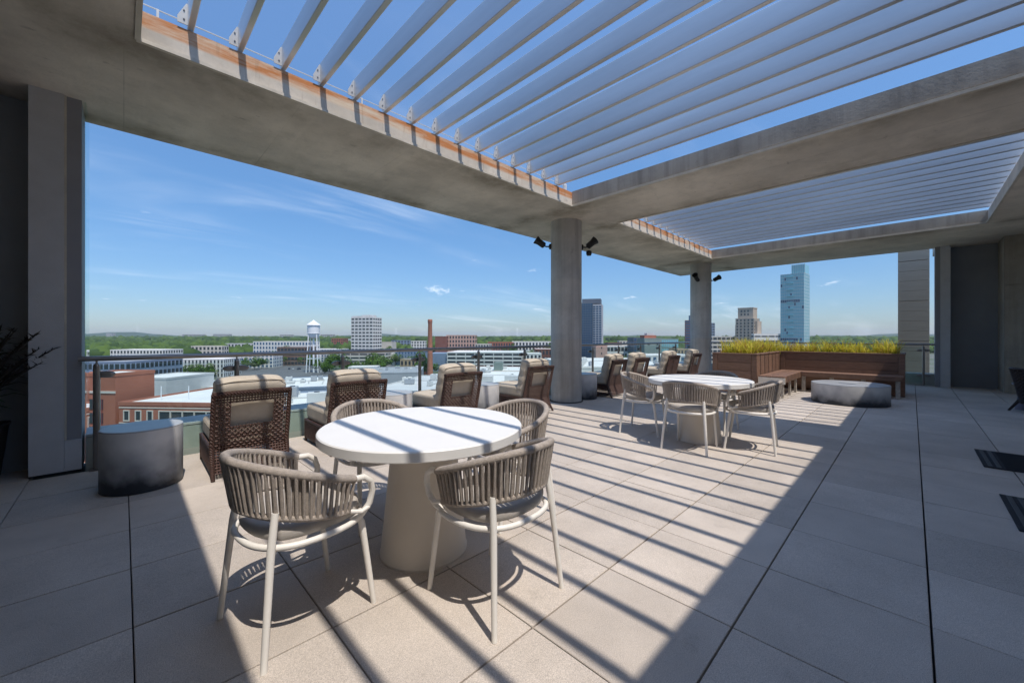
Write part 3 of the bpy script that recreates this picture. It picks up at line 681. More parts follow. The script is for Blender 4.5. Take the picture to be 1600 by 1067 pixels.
def lounge_make(window=True):
    t = thing('wicker_lounge_chair', '', 'lounge chair')
    W = .31
    # back: raked from seat level to the top
    yb0, zb0, yb1, zb1 = -.335, .24, -.455, .75
    V = Vector((0, yb1 - yb0, zb1 - zb0)); out = Vector((0, -V.z, V.y)).normalized()
    hole = (.20, .80, .40, .86) if window else None
    weave((-W + .02, yb0, zb0), (2 * W - .04, 0, 0), V, 25, 22, out, hole).obj('back_weave', 'wicker', t, kind='stuff')
    weave((-W + .02, -.40, .05), (2 * W - .04, 0, 0), (0, .065, .19), 25, 8, (0, -1, 0)).obj('lower_back_weave', 'wicker', t, kind='stuff')
    for s in (-1, 1):
        weave((s * (W - .01), -.34, .05), (0, .78, 0), (0, 0, .20), 31, 8, (s, 0, 0)).obj('side_weave', 'wicker', t, kind='stuff')
        MB().tube([(s * (W - .012), yb1 - .004, zb1 + .008), (s * (W - .012), -.395, .5), (s * (W - .012), yb0, .26), (s * (W - .012), -.37, .12), (s * (W - .008), -.45, 0)], [.019, .021, .021, .019, .016], 10).obj('back_post', 'wicker_wrap', t, smooth=60)
        MB().tube([(s * (W - .015), .435, .27), (s * (W - .015), .44, 0)], [.02, .015], 10).obj('leg', 'wicker_wrap', t, smooth=60)
        MB().tube([(s * (W - .012), -.34, .255), (s * (W - .012), .44, .255)], .017, 8).obj('side_rail', 'wicker_wrap', t, smooth=60)
        MB().tube([(s * (W - .012), -.36, .055), (s * (W - .012), .44, .055)], .011, 8).obj('side_rail', 'wicker_wrap', t, smooth=60)
    MB().tube([(-W, yb1, zb1 + .004), (-.15, yb1 - .006, zb1 + .010), (.15, yb1 - .006, zb1 + .010), (W, yb1, zb1 + .004)], .022, 10).obj('top_rail', 'wicker_wrap', t, smooth=60)
    weave((-W + .02, .435, .05), (2 * W - .04, 0, 0), (0, 0, .20), 25, 8, (0, 1, 0)).obj('front_weave', 'wicker', t, kind='stuff')
    MB().tube([(-W, .437, .257), (W, .437, .257)], .016, 8).obj('front_rail', 'wicker_wrap', t, smooth=60)
    if window:
        for z in (.40, .86):
            a = Vector((0, yb0, zb0)) + V * z; MB().tube([(-.178, a.y, a.z), (.178, a.y, a.z)], .008, 8).obj('window_rail', 'wicker_wrap', t, smooth=60)
        for s in (-1, 1):
            a, b = Vector((s * .178, yb0, zb0)) + V * .40, Vector((s * .178, yb0, zb0)) + V * .86; MB().tube([a, b], .008, 8).obj('window_rail', 'wicker_wrap', t, smooth=60)
    MB().box(-W + .03, W - .03, -.32, .42, .225, .245).obj('seat_deck', 'wicker', t)
    def seat_fn(q): return Vector((q[0], q[1], q[2] + .014 * (1 - (q[0] / .3) ** 2) * (1 if q[2] > 0 else 0) + wob(q, 14, .003)))
    sc = rounded_box(.288, .375, .092, .045, 12, seat_fn, (0, .085, .352)).obj('seat_cushion', 'cushion_tan', t, smooth=80)
    pipe = []
    for k in range(48):
        a = 2 * math.pi * k / 48; e = (abs(math.cos(a)) ** 8 + abs(math.sin(a)) ** 8) ** (-1 / 8); pipe.append((.284 * e * math.cos(a), .085 + .371 * e * math.sin(a), .405))
    MB().tube(pipe, .005, 5, closed=True).obj('piping', 'cushion_tan', sc, smooth=60)
    ang = math.atan2(-V.y, V.z)
    def back_fn(q):
        puff = .022 * math.cos(q[0] / .29 * 1.35) * (1 if q[1] > 0 else .55) * (1 if q[1] > 0 else -1)
        ch = .016 * abs(math.sin((q[2] + .30) / .60 * math.pi * 3)) * (1 if q[1] > 0 else 0)
        edge = abs(q[0]) / .29
        wr = .006 * math.sin(q[2] * 95 + 3 * math.sin(q[0] * 17)) * max(0, edge - .55) * 2
        return Vector((q[0] + .006 * math.sin(q[2] * 40), q[1] + puff + ch + wr, q[2] + .010 * math.cos(q[0] * 6) + wob(q, 17, .005)))
    bc = rounded_box(.288, .085, .285, .07, 16, back_fn).obj('back_cushion', 'cushion_tan', t, smooth=80, loc=(0, -.272, .60)); bc.rotation_euler = (ang, 0, 0)
    tube_pts = [(-.272, -.07, .262), (-.15, -.078, .284), (0, -.08, .29), (.15, -.078, .284), (.272, -.07, .262)]
    MB().tube(tube_pts, .005, 5).obj('piping', 'cushion_tan', bc, smooth=60)
    return t
LG = 'brown wicker lounge chairs along the railing'
lounges = [(.865, True, 'wicker lounge chair beside the grey drum, first in the row from the stucco pier'), (1.875, False, 'wicker lounge chair with closed woven back, second in the row from the stucco pier'),
    (3.30, True, 'wicker lounge chair between two sunlit drum tables, third from the stucco pier'), (4.90, True, 'wicker lounge chair right before the concrete column, fourth from the stucco pier'),
    (7.40, True, 'wicker lounge chair beside the drum table just past the first column'), (8.42, True, 'wicker lounge chair next but one past the first column, its pair close beside it'),
    (10.05, False, 'wicker lounge chair with closed woven back past the first column'), (11.62, True, 'wicker lounge chair last in the row, before the column behind the planter')]
pa = lounge_make(True); pb = lounge_make(False); used = set()
for x, w, lab in lounges:
    src = pa if w else pb
    loc = (x, 4.73 + random.uniform(-.02, .02), 0); rz = R(random.uniform(-1.5, 1.5))
    if w not in used: used.add(w); src.location = loc; src.rotation_euler = (0, 0, rz); src['label'] = lab; src['group'] = LG
    else: place_copy(src, lab, loc, rz, LG)

# ---- drum side tables
def drum_make(r, h, name='drum_table', sx=1.0, sy=1.0):
    t = thing(name, '', 'table')
    MB().lathe([(r - .012, 0), (r, .006), (r, h - .012)], 72, sx=sx, sy=sy).obj('drum_body', 'ombre', t, smooth=30)
    MB().lathe([(r, h - .0115), (r, h - .004), (r - .006, h)], 72, sx=sx, sy=sy).obj('drum_top', M_top, t, smooth=30)
    return t
M_top = material('smooth grey drum top', (0.40, 0.41, 0.42), 0.35, var=.08, vscale=5)
DRG = 'smoky grey drum tables between the wicker chairs'
drums = [((.12, 4.62), 'smoky grey drum table half in shade beside the stucco pier'), ((2.60, 4.95), 'smoky grey drum table between the second and third wicker chairs'),
    ((4.12, 4.85), 'smoky grey drum table between the third and fourth wicker chairs'), ((6.72, 4.72), 'smoky grey drum table against the far side of the first column'),
    ((9.25, 4.9), 'smoky grey drum table in the middle of the wicker chairs past the first column'), ((10.85, 4.9), 'smoky grey drum table before the last wicker chair in the row')]
dp = drum_make(.265, .505)
for k, (xy, lab) in enumerate(drums):
    if k == 0: dp.location = (*xy, 0); dp['label'] = lab; dp['group'] = DRG
    else: place_copy(dp, lab, (*xy, 0), R(37 * k), DRG)
ft = drum_make(.58, .37, 'fire_table'); ft.location = (9.87, .84, 0); ft['label'] = 'wide low round grey table in front of the planter bench'
MB().lathe([(.16, .3705), (.16, .376), (.15, .378)], 40).obj('centre_cover', M_top, ft, smooth=30)

# ---- wooden planter with corner bench
ZP = .90
pl = thing('wooden_planter', 'L-shaped brown wooden planter with yellow-green grasses', 'planter', (0, 0, 0))
XA, XB, XC, YA, YB, YC = 9.4, 11.5, 12.45, .10, 2.27, 3.13
core = MB(); core.box(XA + .03, XC - .03, YB + .03, YC - .03, .02, ZP - .10); core.box(XB + .03, XC - .03, YA + .03, YB + .03, .02, ZP - .101); core.obj('soil_bed', 'soil', pl)
nb = 5; hb = (ZP - .03) / nb
for k in range(nb):
    z0, z1 = .01 + k * hb, .01 + (k + 1) * hb - .006
    MB().box(XA, XA + .028, YB + .10, YC - .10, z0, z1).obj('board', 'wood_y', pl, bevel=.003, segs=1)
    MB().box(XB, XB + .028, YA + .10, YB - .10, z0, z1).obj('board', 'wood_y', pl, bevel=.003, segs=1)
    MB().box(XA + .10, XC, YC - .028, YC, z0, z1).obj('board', 'wood', pl, bevel=.003, segs=1)
    MB().box(XB + .10, XC, YA, YA + .028, z0, z1).obj('board', 'wood', pl, bevel=.003, segs=1)
    MB().box(XC - .028, XC, YA + .03, YC - .03, z0, z1).obj('board', 'wood_y', pl, bevel=.003, segs=1)
nvb = 10; wv = (XB - XA - .10 - .03) / nvb
for k in range(nvb): MB().box(XA + .10 + k * wv, XA + .10 + (k + 1) * wv - .006, YB, YB + .028, .01, ZP - .03).obj('board', 'wood', pl, bevel=.003, segs=1)
for (a, b, c, d) in ((XA - .004, XA + .03, YB - .004, YB + .097), (XA - .004, XA + .03, YC - .097, YC + .004), (XB - .004, XB + .03, YA - .004, YA + .097), (XB - .004, XB + .03, YB - .097, YB - .001),
    (XA + .031, XA + .097, YB - .004, YB + .03), (XB + .031, XB + .097, YA - .004, YA + .03)): MB().box(a, b, c, d, .005, ZP - .028).obj('corner_board', 'wood', pl, bevel=.003, segs=1)
for (a, b, c, d) in ((XA - .012, XA + .09, YB - .012, YC + .012), (XA + .091, XB + .0, YB - .012, YB + .07), (XB - .012, XB + .09, YA - .012, YB - .0125), (XA + .091, XC + .012, YC - .07, YC + .012), (XC - .07, XC + .012, YA - .012, YC - .071), (XB + .091, XC - .071, YA - .012, YA + .07)):
    MB().box(a, b, c, d, ZP - .027, ZP).obj('cap_board', 'wood', pl, bevel=.003, segs=1)
def tufts(name, label, x0, x1, y0, y1, n):
    mb = MB(); r = random.Random(n)
    for _ in range(n):
        tx, ty = r.uniform(x0, x1), r.uniform(y0, y1); nbld = r.randint(16, 34); hh = r.choice([.14, .22, .30, .38, .46]) * r.uniform(.85, 1.15)
        for _b in range(nbld):
            a = r.uniform(0, 6.283); ln = hh * r.uniform(.7, 1.15); lean = r.uniform(.10, .75) * ln; w = r.uniform(.004, .0075)
            bx, by = tx + r.uniform(-.04, .04), ty + r.uniform(-.04, .04); dx, dy = math.cos(a), math.sin(a); px_, py_ = -dy * w, dx * w
            z0 = ZP - .09; pts = []
            for q in (0, .4, .75, 1.0): pts.append((bx + dx * lean * q ** 1.8, by + dy * lean * q ** 1.8, z0 + ln * (q - .22 * q ** 3)))
            vs = []
            for q, p_ in zip((1, .9, .6), pts[:3]): vs += [(p_[0] - px_ * q, p_[1] - py_ * q, p_[2]), (p_[0] + px_ * q, p_[1] + py_ * q, p_[2])]
            vs.append(pts[3]); mb.add(vs, [(0, 1, 3, 2), (2, 3, 5, 4), (4, 5, 6)])
    o = mb.obj(name, 'grass', kind='stuff'); tag(o, label, 'grass')
tufts('ornamental_grass', 'yellow-green grass tufts in the short planter arm nearest the wicker chairs', XA + .12, XB + .2, YB + .14, YC - .14, 105)
tufts('ornamental_grass', 'yellow-green grass tufts in the long planter arm behind the bench', XB + .12, XC - .12, YA + .12, YC - .2, 140)
bn = thing('corner_bench', 'slatted wooden corner bench built against the planter', 'bench', (0, 0, 0))
for k in range(4):
    o_ = .005 + k * .115
    MB().box(XA + .02, XB - .02 - o_ - .0, YB - .03 - o_ - .105, YB - .03 - o_, .425, .455).obj('seat_slat', 'wood_seat', bn, bevel=.004, segs=1)
    MB().box(XB - .02 - o_ - .105, XB - .02 - o_, YA + .02, YB - .035 - o_ - (.0 if k == 3 else .0), .4255, .4555).obj('seat_slat', 'wood_seat', bn, bevel=.004, segs=1)
MB().box(XA + .02, XA + .05, YB - .49, YB - .02, .30, .424).obj('end_fascia', 'cream', bn)
MB().box(XA + .051, XB - .5, YB - .49, YB - .465, .33, .424).obj('front_fascia', 'wood', bn); MB().box(XB - .485, XB - .46, YA + .04, YB - .5, .36, .424).obj('front_fascia', 'wood', bn)
for y in (.16, .68, 1.2, 1.7): MB().box(XB - .44, XB - .40, y, y + .07, .0, .4245).obj('bench_leg', 'bracket', bn); 
for x in (XA + .15, XA + .8, XA + 1.4): MB().box(x, x + .06, YB - .44, YB - .40, .0, .4245).obj('bench_leg', 'bracket', bn)

# ---- door mats
def mat_make():
    t = thing('door_mat', '', 'mat')
    MB().box(-.42, .42, -1.0, 0, 0, .009).obj('mat_base', 'mat', t, bevel=.003, segs=1)
    for k in range(2): MB().box(-.40, .40, -.06 - k * .055, -.03 - k * .055, .0085, .013).obj('border_rib', 'mat_edge', t, bevel=.002, segs=1)
    for k in range(24): MB().box(-.40 + k * .0335, -.385 + k * .0335, -.97, -.14, .0085, .012).obj('rib', 'mat', t)
    return t
m_ = mat_make(); m_.location = (6.36, -.49, .002); m_['label'] = 'dark ribbed door mat lying farther along the shaded floor, nearer the dark woven chair'; m_['group'] = 'door mats'
place_copy(m_, 'dark ribbed door mat lying across the wide floor joint, farther from the dark woven chair', (4.57, -.49, .002), 0, 'door mats')

# ---- dark woven tub chair and small pedestal table at the far right
tc_ = thing('woven_tub_chair', 'dark woven tub chair in the shade near the concrete wall', 'chair', (10.62, -1.53, 0), R(200))
sh = MB(); NS, NZ = 40, 22
def shell(a, q):
    r = .27 + .11 * q; return Vector((r * math.sin(a), -r * math.cos(a) * .95, .16 + (.56 - .13 * (1 - math.cos(a)) / 2) * q))
A0 = R(130)
for j in range(NZ + 1): sh.tube([shell(-A0 + 2 * A0 * i / NS, j / NZ) + Vector((math.sin(-A0 + 2 * A0 * i / NS), -math.cos(-A0 + 2 * A0 * i / NS), 0)) * (.007 * (1 if (i + j) % 2 else -1)) for i in range(NS + 1)], .011, 4)
for i in range(NS + 1): sh.tube([shell(-A0 + 2 * A0 * i / NS, j / 6) for j in range(7)], .006, 4)
sh.obj('woven_shell', 'dark_wicker', tc_, kind='stuff'); MB().tube([shell(-A0 + 2 * A0 * i / NS, 1.02) for i in range(NS + 1)], .02, 8).obj('top_rail', 'dark_wicker', tc_, smooth=60)
for (a, b) in ((-1, -1), (1, -1), (-1, 1), (1, 1)): MB().tube([(a * .2, b * .2, .2), (a * .28, b * .29, 0)], [.024, .016], 8).obj('leg', 'dark_wicker', tc_, smooth=60)
rounded_box(.24, .24, .05, .04, 9, None, (0, .02, .36)).obj('seat_cushion', 'panel_dark', tc_, smooth=80); MB().lathe([(.25, .17), (.26, .30)], 32).obj('seat_base', 'dark_wicker', tc_, smooth=40)
st = thing('small_pedestal_table', 'small dark round table with grey flared foot beside the woven tub chair', 'table', (11.05, -1.36, 0))
MB().lathe([(.11, 0), (.105, .01), (.05, .36), (.045, .42)], 32).obj('pedestal', material('mauve grey pedestal', (.16, .15, .19), .6), st, smooth=40); MB().lathe([(.12, .421), (.135, .43), (.135, .455), (.125, .46)], 40).obj('table_top', 'panel_dark', st, smooth=40)

# ---- potted plant at the left edge
pt = thing('potted_plant', 'dark potted plant with dry spiky stems beside the stucco pier', 'plant', (-.985, 5.64, 0))
pot = MB(); pot.add([(x * s, y * s, z) for s, z in ((.19, 0), (.235, .46)) for x, y in ((-1, -1), (1, -1), (1, 1), (-1, 1))], [(3, 2, 1, 0), (0, 1, 5, 4), (1, 2, 6, 5), (2, 3, 7, 6), (3, 0, 4, 7), (4, 5, 6, 7)]); pot.obj('pot', 'pot', pt, bevel=.008)
MB().box(-.245, .245, -.245, .245, .461, .49).obj('pot_rim', 'pot', pt, bevel=.006); MB().box(-.22, .22, -.22, .22, .4905, .496).obj('soil', 'soil', pt)
rp_ = random.Random(3); stems = MB(); lv = MB()
for k in range(34):
    a = rp_.uniform(-2.2, .5); ln = rp_.uniform(.45, 1.0); le = rp_.uniform(.12, .52); pts = []
    for q in (0, .3, .6, .85, 1): pts.append(Vector((math.cos(a) * (.05 + le * q ** 1.6), math.sin(a) * (.05 + le * q ** 1.6), .49 + ln * (q - .1 * q * q))))
    stems.tube(pts, [.010, .009, .009, .008, .003], 5)
    for _ in range(46):   # dry seed spikes along the upper stem
        q = rp_.uniform(.45, 1); i = min(3, int(q * 4)); b0 = pts[i].lerp(pts[i + 1], q * 4 - i if i < 3 else rp_.random()); d = Vector((rp_.uniform(-1, 1), rp_.uniform(-1, 1), rp_.uniform(-.1, 1))).normalized()
        L_ = rp_.uniform(.025, .07); sd = d.cross(Vector((.3, .5, .8))).normalized() * .007; stems.add([b0 - sd, b0 + sd, b0 + d * L_], [(0, 1, 2)])
for k in range(120):
    a = rp_.uniform(-2.6, 1.2); ln = rp_.uniform(.3, .6); le = ln * rp_.uniform(.4, .8); w = rp_.uniform(.02, .04); c, s = math.cos(a), math.sin(a); z0 = rp_.uniform(.49, 1.12)
    vs = []
    for q, ww in ((0, .3), (.35, 1), (.7, .8), (1, .05)): x, y, z = c * le * q, s * le * q, z0 + ln * (q - .75 * q * q); vs += [(x - s * w * ww, y + c * w * ww, z), (x, y, z - .3 * w * ww), (x + s * w * ww, y - c * w * ww, z)]
    lv.add(vs, [(i * 3 + j, i * 3 + j + 1, i * 3 + j + 4, i * 3 + j + 3) for i in range(3) for j in range(2)])
stems.obj('dry_stems', 'dry_leaf', pt, kind='stuff'); lv.obj('leaves', 'leaf_dark', pt, kind='stuff')
crd = MB().tube([(1.62, 3.9, .006), (1.72, 3.98, .006), (1.86, 3.99, .012), (1.98, 4.07, .03), (2.05, 4.2, .05)], .005, 6).obj('loose_cord', 'cord', smooth=60); tag(crd, 'short loose black cord on the pavers behind the second wicker chair', 'cord')

# ================================================================== THE TOWN BELOW
GZ = -30.0
ground = MB().add([(-9000, -9000, GZ), (9000, -9000, GZ), (9000, 9000, GZ), (-9000, 9000, GZ)], [(0, 1, 2, 3)]).obj('ground', 'ground', kind='structure')
def sheet(name, m, pts, lift):     # pts = photo pixels on the ground plane
    vs = []
    for (px_, py_) in pts:
        D = (EYE - GZ) * FPX / (py_ - HOR); x, y = at_depth(px_, D); vs.append((x, y, GZ + lift))
    return MB().add(vs, [tuple(range(len(vs)))]).obj(name, m, kind='structure')
sheet('parking_lot', 'asphalt', [(330, 602), (520, 604), (515, 575), (430, 563), (345, 582)], .05)
sheet('road', 'asphalt', [(430, 563), (470, 566), (500, 556), (470, 553)], .09)
sheet('parking_lot', 'asphalt', [(560, 592), (660, 596), (655, 570), (600, 569)], .05)
sheet('road', 'asphalt', [(622, 568), (652, 590), (662, 590), (650, 566)], .09)
sheet('lawn', 'lawn', [(612, 569), (640, 584), (652, 582), (624, 567)], .13)

def block(name, label, pxl, pxr, D, ytop, depth, wall, roofm='c_roof', rot=0.0, style=None, rows=4, cols=8, win='win', ybot=None, top=None, group=None, parapet=.5, frac=(.55, .6), sides=True, face=None):
    """a building whose near face spans photo columns pxl..pxr at depth D, roof at photo row ytop"""
    x0, y0 = at_depth(pxl, D); x1, y1 = at_depth(pxr, D); w = math.hypot(x1 - x0, y1 - y0)
    zt = z_at(ytop, D) if top is None else top; zb = GZ if ybot is None else z_at(ybot, D)
    ang = math.atan2(y1 - y0, x1 - x0) + R(rot)
    cx, cy = (x0 + x1) / 2, (y0 + y1) / 2
    if face is not None:     # turned towards the terrace, then by 'face' degrees
        th = math.atan(((pxl + pxr) / 2 - CXP) / FPX); ang = math.atan2(y1 - y0, x1 - x0) - th + R(face); w *= math.cos(th) / math.cos(R(face))
    t = thing(name, label, 'building', (cx, cy, zb), ang, group); h = zt - zb; hw = w / 2
    MB().box(-hw, hw, 0, depth, 0, h).obj('walls', wall, t)
    pr_ = MB(); e = .35; 
    for (a, b, c, d) in ((-hw - .1, hw + .1, -.1, e), (-hw - .1, hw + .1, depth - e, depth + .1), (-hw - .1, -hw + e, e, depth - e), (hw - e, hw + .1, e, depth - e)): pr_.box(a, b, c, d, h - .3, h + parapet)
    pr_.obj('parapet', wall, t); MB().box(-hw + e, hw - e, e, depth - e, h + .02, h + .12).obj('roof', roofm, t)
    def faces():
        yield (lambda s, z, o: (s, -o, z)), -hw, hw, cols
        if sides:
            n2 = max(1, int(round(cols * depth / max(w, .1)))); n2 = min(n2, 30)
            yield (lambda s, z, o: (hw + o, s, z)), 0, depth, n2
            yield (lambda s, z, o: (-hw - o, s, z)), 0, depth, n2
    if style:
        wb = MB(); fb = MB()
        def slab_(B, f, s0, s1, z0, z1, o):
            p_ = [f(s0, z0, 0), f(s1, z0, 0), f(s1, z1, 0), f(s0, z1, 0), f(s0, z0, o), f(s1, z0, o), f(s1, z1, o), f(s0, z1, o)]
            B.add(p_, [(0, 3, 2, 1), (4, 5, 6, 7), (0, 1, 5, 4), (1, 2, 6, 5), (2, 3, 7, 6), (3, 0, 4, 7)])
        for f, s0, s1, nc in faces():
            dz = h / rows; ds = (s1 - s0) / nc
            for r_ in range(rows):
                zc_ = (r_ + .52) * dz; hz_ = dz * frac[1] / 2
                if style == 'bands':
                    slab_(wb, f, s0 + .6, s1 - .6, zc_ - hz_, zc_ + hz_, .06)
                    for k in range(nc + 1): slab_(fb, f, max(s0, s0 + k * ds - .35), min(s1, s0 + k * ds + .35), zc_ - hz_ - .02, zc_ + hz_ + .02, .16)
                else:
                    for k in range(nc):
                        c_ = s0 + (k + .5) * ds; hs = ds * frac[0] / 2
                        slab_(wb, f, c_ - hs, c_ + hs, zc_ - hz_, zc_ + hz_, .06)
                        slab_(fb, f, c_ - hs - .12, c_ + hs + .12, zc_ - hz_ - .25, zc_ - hz_ - .05, .22)
        wb.obj('windows', win, t, kind='stuff'); fb.obj('sills', wall, t, kind='stuff')
    return t, h, hw
B = block
# --- close to the left: red brick complex
t, h, hw = B('brick_building', 'red brick office building with tall curtain window and pale bands, left of the low wing', 118, 184, 92, 586, 9, 'c_brick', rot=-6)
for k in range(5): MB().box(-hw + 3.0 + k * 0, hw - 3.2, -.12, 0, h - 8 - k * 3.2, h - 5.6 - k * 3.2).obj('window', 'win', t)
for z in (h - 4.2, h - 21): MB().box(-hw - .05, hw + .05, -.15, 0, z, z + .5).obj('stone_band', 'c_cream', t)
for k in range(4): MB().box(-hw + 3 + k * 1.15, -hw + 3.1 + k * 1.15, -.2, -.12, h - 21, h - 5.6).obj('mullion', material('red mullion', (.25, .05, .05), .6), t)
t, h, hw = B('brick_wing', 'low red brick wing with square grey windows and white roof', 180, 352, 88, 632, 30, 'c_brick', rot=-4)
for r_ in range(3):
    for k in range(8):
        s = -hw + 1.3 + k * (2 * hw - 2) / 8; ww = 1.1 if k < 3 else 2.5
        w_ = MB().box(s, s + ww, -.05, 0.02, h - 3.6 - r_ * 4.2, h - 1.6 - r_ * 4.2).obj('window', 'win', t)
        fr = MB()
        for (a, b, c, d) in ((s - .2, s + ww + .2, h - 1.6 - r_ * 4.2, h - 1.35 - r_ * 4.2), (s - .2, s + ww + .2, h - 3.85 - r_ * 4.2, h - 3.6 - r_ * 4.2), (s - .2, s, h - 3.6 - r_ * 4.2, h - 1.6 - r_ * 4.2), (s + ww, s + ww + .2, h - 3.6 - r_ * 4.2, h - 1.6 - r_ * 4.2)): fr.box(a, b, -.16, 0.02, c, d)
        fr.obj('surround', 'c_cream', w_)
for z in (h - 4.35, h - .9): MB().box(-hw, hw, -.1, 0, z, z + .22).obj('stone_band', 'c_cream', t)
for k in range(4): MB().tube([(-hw + 5 + k * 6, 5 + k, h), (-hw + 5 + k * 6, 5 + k, h + 3.4)], .09, 6).obj('mast', 'paint', t)
B('metal_shed', 'pale grey metal-clad hall behind the brick wing', 192, 262, 150, 592, 22, 'c_lgrey', rot=-4)
B('long_low_hall', 'long low grey hall with a white roof reaching behind the wicker chairs', 250, 352, 165, 606, 24, 'c_lgrey', rot=-4)
B('grey_roof_block', 'flat grey-roofed building in front of the woods', 128, 196, 230, 566, 40, 'c_bluegrey', 'c_groof', style='bands', rows=3, cols=8)
B('white_hotel', 'white building with tall dark window slots beyond the brick wing', 228, 346, 296, 562, 22, 'c_white', rot=5, style='grid', rows=4, cols=22, frac=(.42, .74))
B('white_hotel', 'long white low building in front of the woods, partly hidden by the handrail', 172, 254, 400, 547, 25, 'c_white', style='grid', rows=4, cols=16)
B('apartment_block', 'white apartment block with square windows beside the parking lot', 352, 424, 385, 553, 22, 'c_white', rot=8, style='grid', rows=4, cols=12, win='win_blue')
B('apartment_block', 'slate grey apartment wing joined to the white hotel', 338, 360, 375, 554, 20, 'c_bluegrey', style='grid', rows=4, cols=4)
B('office_block', 'long white building with blue windows left of the water tower', 392, 484, 560, 534, 28, 'c_white', style='grid', rows=4, cols=18, win='win_blue', rot=-6)
B('brown_office', 'brown office building with strip windows left of the water tower', 433, 476, 420, 543, 24, 'c_brown', 'c_groof', style='bands', rows=4, cols=8)
B('apartment_block', 'pale blue and white apartment building seen between the water tower legs', 480, 532, 470, 546, 24, 'c_lgrey', style='grid', rows=5, cols=12, win='win_blue')
B('small_brick_block', 'small brick and blue building right of the water tower, before the far woods', 518, 536, 800, 529, 25, 'c_brick', style='grid', rows=5, cols=5)
B('low_house', 'orange-roofed low building beside the white tower block', 591, 612, 620, 535, 25, 'c_cream', 'c_redroof')
# --- white tower block
t, h, hw = B('tower_block', 'white concrete tower block with deep dark window rows and open crown', 546, 585, 560, 496, 22, 'c_white', rot=-14, style='grid', rows=12, cols=6, frac=(.72, .46))
cr_ = MB()
for k in range(9): cr_.box(-hw + k * (2 * hw) / 9 + .5, -hw + k * (2 * hw) / 9 + 3, 1, 3, h, h + 2.2)
cr_.box(-hw * .4, hw * .4, 10, 25, h, h + 4); cr_.obj('roof_plant', 'c_lgrey', t)
B('parking_deck', 'cream parking deck below the white tower block', 534, 602, 400, 551, 35, 'c_cream', style='bands', rows=4, cols=5, frac=(.5, .42))
B('white_shed', 'plain white flat building right of the cream parking deck', 600, 620, 420, 550, 30, 'c_white')
B('blue_office', 'blue-grey glass office building left of the brick chimney', 617, 660, 420, 549, 30, 'c_bluegrey', style='grid', rows=4, cols=9, win='win_blue')
B('pink_building', 'pinkish stone building with small windows behind the chimney', 697, 742, 640, 524, 40, 'c_pink', style='grid', rows=5, cols=10)
B('dark_brick_block', 'dark brick end block joined to the pinkish building', 680, 698, 630, 526, 38, 'c_dbrick')
t, h, hw = B('parking_garage', 'white parking garage with long dark open decks right of the chimney', 697, 816, 345, 551, 40, 'c_white', rot=-6, style='bands', rows=5, cols=8, frac=(.5, .50))
MB().box(-hw - 20, -hw - .2, 2, 30, 0, h - 1).obj('shade_toned_wing', 'c_bluegrey', t)  # garage's dark left side, its shade put into the blue-grey colour
B('low_mill', 'long low orange brick mill behind the parking garage', 762, 802, 620, 535, 25, 'c_brick', 'c_pink', style='grid', rows=3, cols=10)
B('low_mill', 'long white low building right of the orange brick mill', 800, 862, 640, 534, 25, 'c_white', style='grid', rows=3, cols=12)
B('purple_brick_block', 'purple brick flat building near the first column', 836, 868, 380, 546, 26, 'c_dbrick', style='grid', rows=3, cols=6)
B('small_white_block', 'small white building with a drum tank right of the parking garage', 822, 846, 330, 553, 20, 'c_white', style='grid', rows=3, cols=4)
# --- nearer flat roofs seen over the chairs
def roof_block(label, pxl, pxr, D, ytop, depth, wall, rot=0, roofm='c_roof', units=6):
    t, h, hw = B('flat_roof_building', label, pxl, pxr, D, ytop, depth, wall, roofm, rot=rot, parapet=.35); r = random.Random(int(pxl + D))
    for k in range(units):
        a, b = r.uniform(-hw + 1, hw - 4), r.uniform(2, depth - 4); w_, d_, z_ = r.uniform(1.2, 3.2), r.uniform(1.2, 2.6), r.uniform(.7, 1.9)
        u_ = MB().box(a, a + w_, b, b + d_, h + .35, h + .35 + z_).obj('air_unit', r.choice(['c_lgrey', 'c_grey', 'c_white']), t, bevel=.06, segs=1)
        MB().lathe([(.42, h + .352 + z_), (.42, h + .5 + z_), (.3, h + .52 + z_)], 14, (a + w_ / 2, b + d_ / 2)).obj('fan', 'c_slate', u_)
        MB().box(a + .1, a + w_ - .1, b + .1, b + d_ - .1, h + .1, h + .35).obj('curb_base', 'c_grey', u_)
    pp = MB().tube([(-hw + 1, depth * .6, h + .3), (hw * .2, depth * .6, h + .3), (hw * .2, depth * .25, h + .3)], .12, 6).obj('roof_pipe', 'c_lgrey', t)
    for k in range(5): MB().lathe([(.16, h + .1), (.16, h + .8), (.22, h + .85)], 10, (r.uniform(-hw + 1, hw - 1), r.uniform(1, depth - 1))).obj('vent', 'c_lgrey', t)
    for k in range(1, int(2 * hw // 8)): MB().box(-hw + k * 8 - .03, -hw + k * 8 + .03, .4, depth - .4, h + .12, h + .14).obj('roof_seam', 'c_lgrey', t)
    return t, h, hw
roof_block('low building with bright white roof and shade-toned blue-grey wall behind the second wicker chair', 400, 560, 62, 640, 20, 'c_bluegrey', 20)  # blue shade on the walls is put into their blue-grey colour
roof_block('white-roofed building with pale walls stepping up behind the first wicker chairs', 430, 545, 110, 606, 30, 'c_bluegrey', 22)  # walls again carry their blue shade as base colour
roof_block('wide grey flat roof between the second and third wicker chairs', 570, 700, 105, 612, 40, 'c_lgrey', -8, 'c_lgrey')
roof_block('asphalt-roofed hall in front of the cream parking deck', 560, 655, 235, 583, 45, 'c_grey', 10, 'c_groof')
t, h, hw = roof_block('pale flat roof with air units between the third and fourth wicker chairs', 690, 862, 130, 600, 45, 'c_cream', -6)
